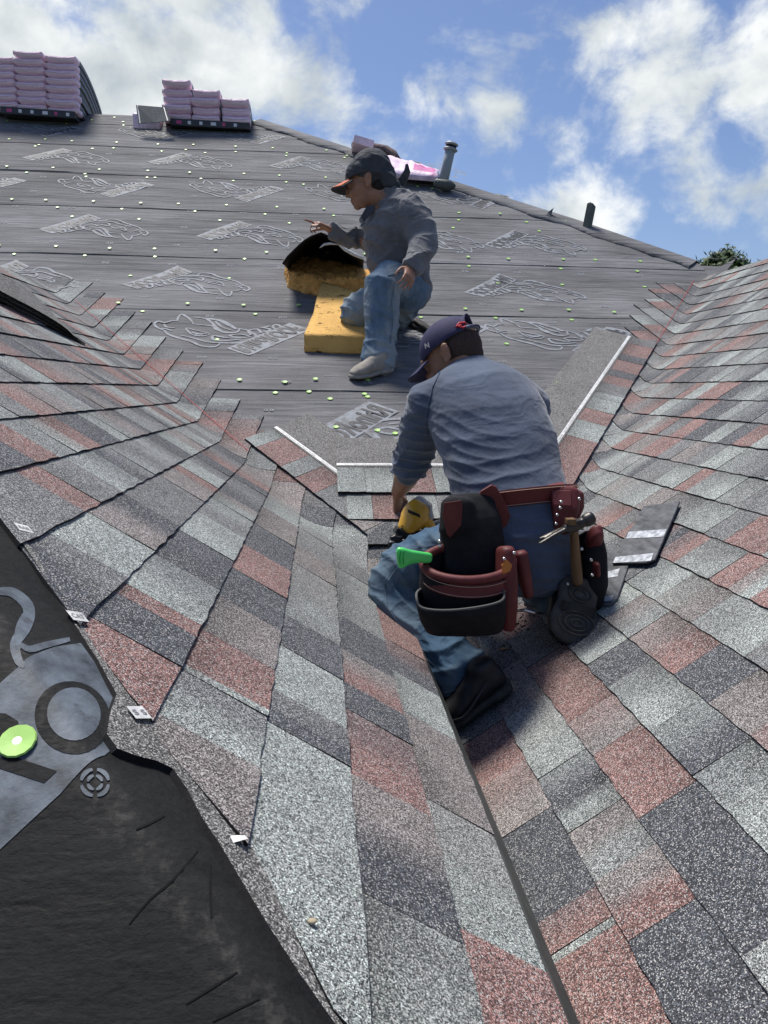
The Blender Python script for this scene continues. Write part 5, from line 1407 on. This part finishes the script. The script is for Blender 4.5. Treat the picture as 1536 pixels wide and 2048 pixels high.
# open placket / collar flap at the throat
mb = MB(); P = [A(734, 412, 4.30), A(722, 432, 4.30), A(728, 444, 4.30), A(745, 424, 4.27), A(752, 408, 4.28)]; v, f = slab(P, Vector((0, 1, .2)), .012); v, f = bevelled(v, f, .004); mk('collar', v, f, M_CAPK, p2, smooth=True)
for cx, cy, cY, r in ((825, 532, 4.075, .058), (668, 463, 4.525, .05)):
    pass
zc2 = A(757, 700, 4.15).z
def jn2(v, n):
    lowc = max(0, min(1, 1-(v.z-zc2)/.14))
    return folds(v, Vector((.6, .1, 1)), 105, .0068, 1.2, 3, 2.8)+folds(v, Vector((-.5, .1, 1)), 85, .0045, 1.2, 33, 3)+folds(v, Vector((.1, .1, 1)), 120, .009*lowc, .9, 7, 6)+.004*nz(v, 13, 6)
hips = ball(A(812, 582, 4.45), (.145, .17, .13))
l1 = loft([A(818, 588, 4.40), A(800, 568, 4.32), A(778, 562, 4.22), A(765, 570, 4.18), A(763, 610, 4.18), A(764, 650, 4.18), A(761, 690, 4.16), A(757, 718, 4.15)], [.122, .115, .108, .102, .098, .092, .085, .080], side=(0, 1, 0), n=24)
l2a = loft([A(812, 600, 4.52), A(765, 608, 4.52), A(722, 618, 4.52)], [.13, .12, .105], side=(0, 1, 0), n=24); l2 = ball(A(716, 624, 4.53), .105); l2b = loft([A(718, 634, 4.56), A(770, 640, 4.68), A(815, 638, 4.78)], [.088, .085, .07], side=(0, 1, 0), n=24)
cuff = loft([A(760, 690, 4.16), A(758, 705, 4.155), A(757, 718, 4.15), A(757, 737, 4.14)], [.088, .098, .096, .088], n=24)
v, f = blend([hips, l1, l2a, l2, l2b, cuff], .007, 7, .5, jn2); jeans2 = mk('jeans', v, f, M_JEAN2, p2, smooth=True)
bpy.context.view_layer.update()
seam_on(jeans2, [(790, 560), (783, 600), (785, 650), (778, 700)], .0022, 'leg_seam', M_SEAM, p2)
seam_on(jeans2, [(775, 552), (790, 548), (803, 543)], .003, 'pocket_edge', M_SEAM, p2)
seam_on(jeans2, [(806, 575), (822, 566), (836, 560)], .003, 'pocket_edge', M_SEAM, p2)
heel = onM(776, 748)+nM1*.02; toe = onM(704, 764)+nM1*.02
shoe(heel, toe, Vector((0, -.15, 1)), M_TANSH, M_SOLEL, p2, 1.15, ankle=.045)
heel = A(806, 622, 4.84); toe = onM(862, 668)+nM1*.03
shoe(heel, toe, Vector((-.3, .1, -.9)), M_BOOT, M_SOLE, p2, 1.15, ankle=.06)
c2 = cap(H2, M_CAPK, M_CAPK, p2, snap=False, k=1.04)
# cloth tied over the cap and neck
def dp(v, n): return folds(v, Vector((.3, .2, 1)), 75, .006, .7, 6, 6)
v, f = blend([H2.b(0, -.030, .055, .096, .105, .098), H2.b(0, -.085, -.005, .078, .055, .062), H2.b(.02, -.115, -.045, .05, .04, .045), H2.b(-.045, -.095, -.02, .04, .04, .045)], .007, 4, .5, dp)
# keep it off the face
cl2 = mk('head_cloth', v, f, M_CAPK, p2, smooth=True)
mb = MB(); mb.add(*loft([H2.p(.02, -.13, -.05), H2.p(.01, -.165, -.03), H2.p(0, -.195, .0), H2.p(0, -.20, .03)], [(.03, .02), (.026, .012), (.018, .008), (.008, .005)], n=10)); mb.add(*loft([H2.p(.0, -.12, -.05), H2.p(-.02, -.15, -.09), H2.p(-.02, -.16, -.13)], [(.03, .02), (.03, .012), (.012, .006)], n=10)); mb.build('cloth_knot', M_CAPK, cl2, smooth=True)
# orange underside of the brim
def br(u, v_):
    a = (u-.5)*2*.98; x = math.sin(a)*(.083+.012*v_)*(1-.06*v_); y = .03+math.cos(a)*.08+v_*.066*math.cos(a*.8); z = .026-.030*(x/.09)**2-.012*v_ + .0075
    return H2.p(x*1.04, y*1.04, z*1.04)
shell(H2, br, 20, 6, 'brim_cover', M_ORANGE, c2, .003)
v, f = blend([H2.b(0, -.045, -.035, .070, .052, .05)], .007, 3); mk('hair', v, f, M_HAIR, p2, smooth=True)

# ------------------------------------------------------------------ tool belt
M_LEA = mat('oxblood_leather', (.115, .022, .022, 1), .58, .35, nscale=18, namt=.28, bump=.3, bscale=90, bdist=.002)
M_BAL = mat('black_ballistic_cloth', (.014, .014, .016, 1), .85, .2, nscale=40, namt=.3, bump=.5, bscale=260, bdist=.001)
M_EDGEP = mat('grey_piping', (.10, .10, .095, 1), .8); M_RIV = mat('nickel_rivet', (.6, .58, .55, 1), .3, .5, 1); M_THR = mat('pale_thread', (.42, .27, .2, 1), .8)
M_TANL = mat('tan_leather', (.50, .17, .03, 1), .4, .4, nscale=20, namt=.2)
tb = empty('tool_belt', A(1030, 1000, 2.15)); tag(tb, 'oxblood leather tool belt with black pouches round the waist of the crouching man', 'tool belt')
def band(name, cpts, half, thick, m, parent, up=Vector((0, 0, 1))):
    """flat strap along points, half-width measured along 'up'"""
    mb = MB(); n = len(cpts)
    for i, p in enumerate(cpts):
        h_ = half[i] if isinstance(half, (list, tuple)) else half
        t = (cpts[min(i+1, n-1)]-cpts[max(i-1, 0)]).normalized(); o_ = t.cross(up).normalized(); u_ = o_.cross(t).normalized()
        for a, b in ((-1, 0), (-.9, thick), (.9, thick), (1, 0), (.9, -thick*.4), (-.9, -thick*.4)): mb.v.append(p+u_*h_*a+o_*b); mb.c.append((0,)*3)
    for i in range(n-1):
        for k in range(6): mb.f.append((i*6+k, i*6+(k+1) % 6, (i+1)*6+(k+1) % 6, (i+1)*6+k)); mb.m.append(0)
    mb.f += [tuple(range(6)), tuple((n-1)*6+k for k in range(5, -1, -1))]; mb.m += [0, 0]
    return mb.build(name, m, parent, smooth=False)
cen = A(1027, 1002, 2.27); wu = Vector((-.10, -.28, .95)).normalized()
ring = []
for a in np.linspace(0, 2*math.pi, 49):
    x = .188*math.cos(a); y = -.146*math.sin(a); ring.append(cen+Vector((x, y, 0))+Vector((0, 0, -.035*(y/.146)*-1*-1)) + Vector((0, 0, .02*math.cos(a))))
belt = band('waist_strap', ring, .027, .006, M_LEA, tb, wu)
for s_ in (-.022, .022):
    mb = MB(); mb.add(*torus([p+wu*s_+((p-cen)*Vector((1, 1, 0))).normalized()*.0072 if False else p+wu*s_+Vector((p.x-cen.x, p.y-cen.y, 0)).normalized()*.0070 for p in ring[:-1]], .0010, 4)); mb.build('stitching', M_THR, belt)
def patch(name, pix, thick, m, parent, Yf, bev=.003, sub=True):
    """leather/cloth piece: outline in the photo, depth Yf(px,py)"""
    P = [A(px, py, Yf(px, py)) for px, py in pix]; n_ = Vector((0, 0, 0))
    for i in range(1, len(P)-1): n_ += (P[i]-P[0]).cross(P[i+1]-P[0])
    n_.normalize(); n_ = n_ if n_.y < 0 else -n_
    v, f = slab(P, n_, thick)
    if bev: v, f = bevelled(v, f, bev)
    return mk(name, v, f, m, parent, smooth=False)
# drop piece from the belt down to the left pouch
patch('belt_flap', [(982, 968), (992, 972), (1008, 1000), (1020, 1030), (1012, 1050), (985, 1062), (955, 1060), (948, 1000), (962, 980)], .008, M_LEA, tb, lambda x, y: 2.115-.0004*(1060-y))
mb = MB(); mb.add(*torus([A(x, y, 2.10) for x, y in ((990, 972), (1006, 1000), (1017, 1030))], .0015, 5, False)); mb.build('stitching', M_THR, tb)
# rear upper pouch in black cloth with an oxblood patch
up1 = loft([A(935, 1000, 2.10), A(940, 1040, 2.08), A(945, 1085, 2.07), A(945, 1140, 2.06)], [(.075, .035), (.085, .05), (.088, .06), (.085, .06)], n=28, expo=3)
v, f = blend([up1, loft([A(915, 1005, 2.06), A(915, 1060, 2.04), A(925, 1075, 2.04)], [(.045, .03), (.052, .035), (.03, .02)], n=18, expo=3)], .006, 5, .5, lambda v, n: .003*nz(v, 14, 4)+.0015*nz(v, 35, 4)); bp_ = mk('upper_pouch', v, f, M_BAL, tb, smooth=True)
patch('leather_patch', [(888, 1005), (922, 1000), (925, 1008), (922, 1050), (900, 1075), (893, 1068), (885, 1030)], .004, M_LEA, bp_, lambda x, y: 1.985+.0002*(y-1000))
bpy.context.view_layer.update()
# big open pouch: walls, rolled rim, front pocket
RC = A(936, 1124, 1.985); rimx, rimy = .118, .075; tl = .030
def rimp(a, k=1.): return RC + Vector((math.cos(a)*rimx*k, -math.sin(a)*rimy*k, -math.sin(a)*tl*k + .005*math.cos(a)))
bot = A(930, 1252, 2.00)
mb = MB(); nA = 48; rows_ = [(0, 1.0), (.12, 1.03), (.35, 1.05), (.65, 1.02), (.9, .93), (1.0, .85)]
for t, k in rows_:
    for i in range(nA):
        a = 2*math.pi*i/nA; ca, sa = math.cos(a), math.sin(a); q = (abs(ca)**3+abs(sa)**3)**(-1/3.)
        c = RC*(1-t)+bot*t; e_ = Vector((ca*rimx*k*(1+(q-1)*t), -sa*rimy*k*(1-.15*t), -sa*tl*(1-t))); p = c+e_; mb.v.append(p+Vector((0, .004*nz(p, 15, 3), 0))); mb.c.append((0,)*3)
for r in range(len(rows_)-1):
    for i in range(nA): mb.f.append((r*nA+i, (r+1)*nA+i, (r+1)*nA+(i+1) % nA, r*nA+(i+1) % nA)); mb.m.append(0)
mb.f.append(tuple((len(rows_)-1)*nA+i for i in range(nA))); mb.m.append(0)
body = mb.build('main_pouch', M_BAL, tb, smooth=True); md = body.modifiers.new('s', 'SOLIDIFY'); md.thickness = .006
mb = MB(); mb.add(*torus([rimp(a, 1.02) for a in np.linspace(0, 2*math.pi, 49)[:-1]], .0125, 10)); mb.build('rolled_rim', M_LEA, tb, smooth=True)
rb = [RC+Vector((math.cos(a)*rimx*1.06, -math.sin(a)*rimy*1.10, -math.sin(a)*tl-.030)) for a in np.linspace(-.15, math.pi+.15, 30)]
bnd = band('rim_band', rb, .018, .003, M_LEA, tb, Vector((0, .1, 1)))
for dz in (.013, -.013):
    mb = MB(); mb.add(*torus([p+Vector((0, -.0045, dz)) for p in rb], .0011, 4, False)); mb.build('stitching', M_THR, bnd)
# front pocket hangs lower with an open mouth
FC = A(920, 1190, 1.925); mb = MB(); nA = 40
fr_rows = [(0, 1.0), (.25, 1.03), (.6, 1.0), (.9, .92), (1., .84)]; fb_ = A(927, 1262, 1.955)
def mouth(a): return FC + Vector((math.cos(a)*.112, -math.sin(a)*.062, -.020*math.sin(a)+.010*math.cos(a)+(.012 if math.cos(a) > .6 else 0)))
for t, k in fr_rows:
    for i in range(nA):
        a = 2*math.pi*i/nA; ca, sa = math.cos(a), math.sin(a); q = (abs(ca)**3.4+abs(sa)**3.4)**(-1/3.4)
        p0_ = FC + Vector((ca*.112*q, -sa*.062*q, -.020*sa+.012*ca)); p1_ = fb_+Vector((ca*.105*q*k, -sa*.055*q*k, 0)); p = p0_*(1-t)+p1_*t; mb.v.append(p+Vector((0, .005*nz(p, 13, 9), 0))); mb.c.append((0,)*3)
for r in range(len(fr_rows)-1):
    for i in range(nA): mb.f.append((r*nA+i, (r+1)*nA+i, (r+1)*nA+(i+1) % nA, r*nA+(i+1) % nA)); mb.m.append(0)
mb.f.append(tuple((len(fr_rows)-1)*nA+i for i in range(nA))); mb.m.append(0)
fp = mb.build('front_pocket', M_BAL, tb, smooth=True); md = fp.modifiers.new('s', 'SOLIDIFY'); md.thickness = .005
mb = MB(); mb.add(*torus([fp.matrix_world @ Vector((0, 0, 0))*0 + v for v in [FC + Vector((math.cos(a)*.113*((abs(math.cos(a))**3.4+abs(math.sin(a))**3.4)**(-1/3.4)), -math.sin(a)*.063*((abs(math.cos(a))**3.4+abs(math.sin(a))**3.4)**(-1/3.4)), -.020*math.sin(a)+.012*math.cos(a))) for a in np.linspace(0, 2*math.pi, 41)[:-1]]], .0036, 6)); mb.build('piping', M_EDGEP, fp, smooth=True)
# bits inside the pocket
mb = MB(); mb.add(*loft([A(905, 1200, 1.93), A(922, 1186, 1.93)], [.008, .006], n=10)); mb.build('socket_bit', M_RIV, tb, smooth=True)
# side holders
v, f = blend([loft([A(1010, 1100, 1.99), A(1012, 1150, 1.975), A(1012, 1200, 1.975), A(1012, 1245, 1.99)], [(.022, .05), (.026, .055), (.027, .055), (.022, .045)], n=20, expo=3)], .005, 3); side = mk('side_holder', v, f, M_LEA, tb, smooth=True)
patch('tan_tab', [(1002, 1130), (1012, 1118), (1024, 1130), (1020, 1142), (1004, 1148)], .005, M_TANL, side, lambda x, y: 1.915)
v, f = blend([loft([A(1040, 1108, 2.03), A(1048, 1150, 2.02), A(1056, 1190, 2.02)], [(.020, .03), (.019, .03), (.015, .022)], n=18, expo=2.6)], .004, 2); mk('tool_holster', v, f, M_LEA, tb, smooth=True)
# belt keeper and hammer hanger on the right
kp = band('belt_keeper', [A(1108, 968, 2.20), A(1122, 985, 2.13), A(1124, 1010, 2.11), A(1120, 1050, 2.11), A(1118, 1075, 2.12)], [.03, .03, .028, .02, .016], .006, M_LEA, tb, Vector((1, 0, 0)))
v, f = blend([loft([A(1128, 985, 2.16), A(1130, 1020, 2.13), A(1124, 1060, 2.13)], [(.045, .03), (.04, .028), (.026, .02)], n=20, expo=3), loft([A(1150, 990, 2.18), A(1152, 1015, 2.17), A(1148, 1035, 2.17)], [(.024, .03), (.022, .026), (.014, .02)], n=16, expo=3)], .005, 3); mk('hammer_hanger', v, f, M_LEA, tb, smooth=True)
mb = MB(); 
for px, py, Y in ((1122, 1004, 2.07), (1120, 1016, 2.075), (1114, 1030, 2.075), (1112, 1048, 2.08), (1158, 998, 2.1), (1135, 1168, 2.07), (879, 1083, 1.97), (880, 1092, 1.97), (1028, 1106, 1.93), (1030, 1195, 1.93), (1008, 1118, 1.915), (1163, 1098, 2.03), (1182, 1120, 2.03), (1184, 1150, 2.03)):
    mb = MB(); mb.add(*ball(A(px, py, Y), .0052, n=10, m=6)); mb.build('rivet', M_RIV, tb, smooth=True)
mb = MB(); mb.add(*torus([A(1149+20*math.cos(a), 1061+5*math.sin(a), 2.08-.03*math.sin(a)) for a in np.linspace(0, 6.28, 25)[:-1]], .0035, 6)); mb.build('hanger_ring', M_RIV, tb, smooth=True)
# right pouch seen edge-on
v, f = blend([loft([A(1176, 1075, 2.18), A(1180, 1110, 2.16), A(1182, 1160, 2.15), A(1176, 1200, 2.16)], [(.030, .075), (.036, .085), (.036, .085), (.028, .07)], n=22, expo=2.8)], .006, 3); rp = mk('right_pouch', v, f, M_BAL, tb, smooth=True)
v, f = blend([loft([A(1186, 1072, 2.12), A(1190, 1088, 2.10)], [(.022, .055), (.02, .05)], n=18, expo=2.6), loft([A(1191, 1125, 2.08), A(1192, 1150, 2.08)], [(.009, .03), (.009, .03)], n=12)], .005, 3); mk('leather_trim', v, f, M_LEA, rp, smooth=True)

# ------------------------------------------------------------------ hammer
M_HSTL = mat('worn_steel', (.07, .066, .062, 1), .42, .5, .85, nscale=20, namt=.4); M_WOOD = mat('hammer_wood', (.15, .085, .04, 1), .55, .3, nscale=30, namt=.35, stretch=(1, 1, .2))
hm = empty('hammer', A(1150, 1090, 2.06)); tag(hm, 'steel hammer with worn wooden handle hanging head up in the belt ring', 'hammer')
v, f = blend([loft([A(1143, 1040, 2.05), A(1148, 1062, 2.055), A(1150, 1100, 2.06), A(1154, 1150, 2.07), A(1155, 1165, 2.07)], [(.011, .014), (.012, .015), (.0135, .017), (.016, .019), (.015, .018)], n=16)], .003, 2); mk('handle', v, f, M_WOOD, hm, smooth=True)
hd = [loft([A(1182, 1036, 2.05), A(1172, 1041, 2.05), A(1164, 1046, 2.05)], [(.020, .020), (.019, .019), (.013, .013)], n=16), loft([A(1166, 1045, 2.05), A(1150, 1050, 2.05), A(1132, 1058, 2.05)], [(.013, .014), (.018, .018), (.014, .016)], n=14, expo=3)]
for o_ in (-.010, .010):
    a = A(1136, 1055, 2.05)+Vector((0, o_*.3, 0)); b = A(1108, 1070, 2.045)+Vector((0, o_, .004)); c = A(1078, 1086, 2.04)+Vector((o_*.4, o_*1.1, -.0 if o_ < 0 else .010)); hd.append(loft([a, b, c], [(.010, .006), (.0095, .0055), (.007, .003)], side=(.3, 1, .2), n=12, expo=3))
v, f = blend(hd, .0028, 2); mk('head', v, f, M_HSTL, hm, smooth=True)
v, f = bevelled(*box(A(1141, 1043, 2.04), (.013, .014, .009)), .003); mk('handle_end', v, f, M_WOOD, hm, smooth=True)
# ------------------------------------------------------------------ green tool in the pouch
gk = MB(); M_GRN = mat('bright_green_plastic', (.08, .62, .13, 1), .35, .5)
v, f = blend([loft([A(858, 1116, 1.97), A(838, 1114, 1.955), A(820, 1114, 1.945), A(806, 1115, 1.94), A(798, 1116, 1.94)], [(.014, .012), (.015, .012), (.019, .013), (.027, .014), (.029, .012)], side=(0, 0, 1), n=18, expo=3)], .003, 2, .5)
gt = mk('chalk_knife', v, f, M_GRN, None, A(825, 1114, 1.945), smooth=True); tag(gt, 'bright green plastic tool handle sticking out of the left pouch', 'tool')
mb = MB()
for dx in (-4, 3): mb.add(*torus([A(806+dx, 1102, 1.922), A(803+dx, 1115, 1.920), A(804+dx, 1128, 1.922)], .0014, 5, False))
mb.build('grip_groove', mat('green_groove', (.02, .28, .05, 1), .5), gt)
# ------------------------------------------------------------------ nail gun on the shingles
M_YEL = mat('yellow_casing', (.78, .42, .04, 1), .32, .5, nscale=20, namt=.1, coat=.2); M_BLK = mat('black_mechanism', (.012, .012, .013, 1), .4, .5); M_GRY = mat('grey_head', (.50, .50, .48, 1), .4, .5)
ng = empty('nail_gun', A(828, 1050, 2.75)); tag(ng, 'yellow and black pneumatic nail gun lying by the knee of the crouching man', 'nail gun')
v, f = blend([loft([A(838, 1018, 2.76), A(829, 1032, 2.74), A(820, 1048, 2.72), A(812, 1060, 2.71)], [(.046, .046), (.050, .05), (.042, .045), (.034, .036)], side=(1, 0, 0), n=22),
              loft([A(846, 1040, 2.74), A(858, 1054, 2.74), A(866, 1066, 2.75)], [(.028, .026), (.026, .024), (.02, .02)], n=16), ball(A(808, 1028, 2.74), (.012, .02, .01))], .0045, 3, .5, lambda v, n: .0008*nz(v, 30, 2)); yb_ = mk('casing', v, f, M_YEL, ng, smooth=True)
v, f = blend([loft([A(846, 1008, 2.77), A(841, 1016, 2.765)], [(.040, .04), (.046, .046)], side=(1, 0, 0), n=20), loft([A(855, 1012, 2.75), A(860, 1036, 2.745)], [(.014, .02), (.016, .02)], n=12)], .0045, 2); mk('head_cap', v, f, M_GRY, ng, smooth=True)
mb = MB()
for k_ in range(6): a = A(838+4*k_, 1003+1.5*k_, 2.73); mb.add(*torus([a, a+Vector((.004, -.0, -.022))], .0014, 4, False))
mb.build('vent_slot', M_BLK, ng)
mk('label_plate', *bevelled(*box(A(828, 1027, 2.690), (.024, .002, .007), ((A(845, 1034, 2.7)-A(812, 1020, 2.7)).normalized(), Vector((0, 1, .2)).normalized(), Vector((-.3, -.2, .93)).normalized())), .001), M_BLK, ng)
mech = []
mech += [box(A(806, 1068, 2.69), (.035, .02, .012), (Vector((.8, .1, -.5)).normalized(), Vector((-.1, 1, .1)).normalized(), Vector((.5, 0, .8)).normalized())),
         box(A(792, 1080, 2.67), (.022, .016, .016)), box(A(783, 1088, 2.655), (.012, .012, .010)), loft([A(812, 1058, 2.70), A(796, 1062, 2.68), A(788, 1075, 2.66)], [.010, .009, .007], n=10),
         loft([A(815, 1075, 2.69), A(836, 1072, 2.70), A(862, 1066, 2.72)], [(.014, .02), (.016, .02), (.018, .02)], n=12), loft([A(800, 1085, 2.66), A(826, 1084, 2.67)], [.006, .006], n=8), loft([A(862, 1056, 2.76), A(880, 1048, 2.8), A(895, 1046, 2.84)], [.022, .018, .016], n=12)]
v, f = blend(mech, .0035, 1, .4); mk('mechanism', v, f, M_BLK, ng, smooth=True)
mb = MB(); mb.add(*torus([A(826, 1082, 2.655), A(848, 1074, 2.665), A(868, 1066, 2.68)], .006, 6, False)); mb.build('nail_rail', M_GRY, ng, smooth=True)
mb = MB()
for x, y in ((836, 1062), (846, 1060), (805, 1052)): mb = MB(); mb.add(*ball(A(x, y, 2.688), .0035, n=8, m=5)); mb.build('screw', M_BLK, ng)
# bright metal hook under the belt
hk = MB(); hk.add(*torus([A(1033, 1222, 2.1), A(1050, 1220, 2.09), A(1068, 1226, 2.09), A(1086, 1227, 2.1)], [.004, .005, .005, .003], 6, False)); o = hk.build('pry_hook', M_RIV, None, A(1060, 1222, 2.09), smooth=True); tag(o, 'shiny curved metal tool end below the belt between the legs', 'tool')
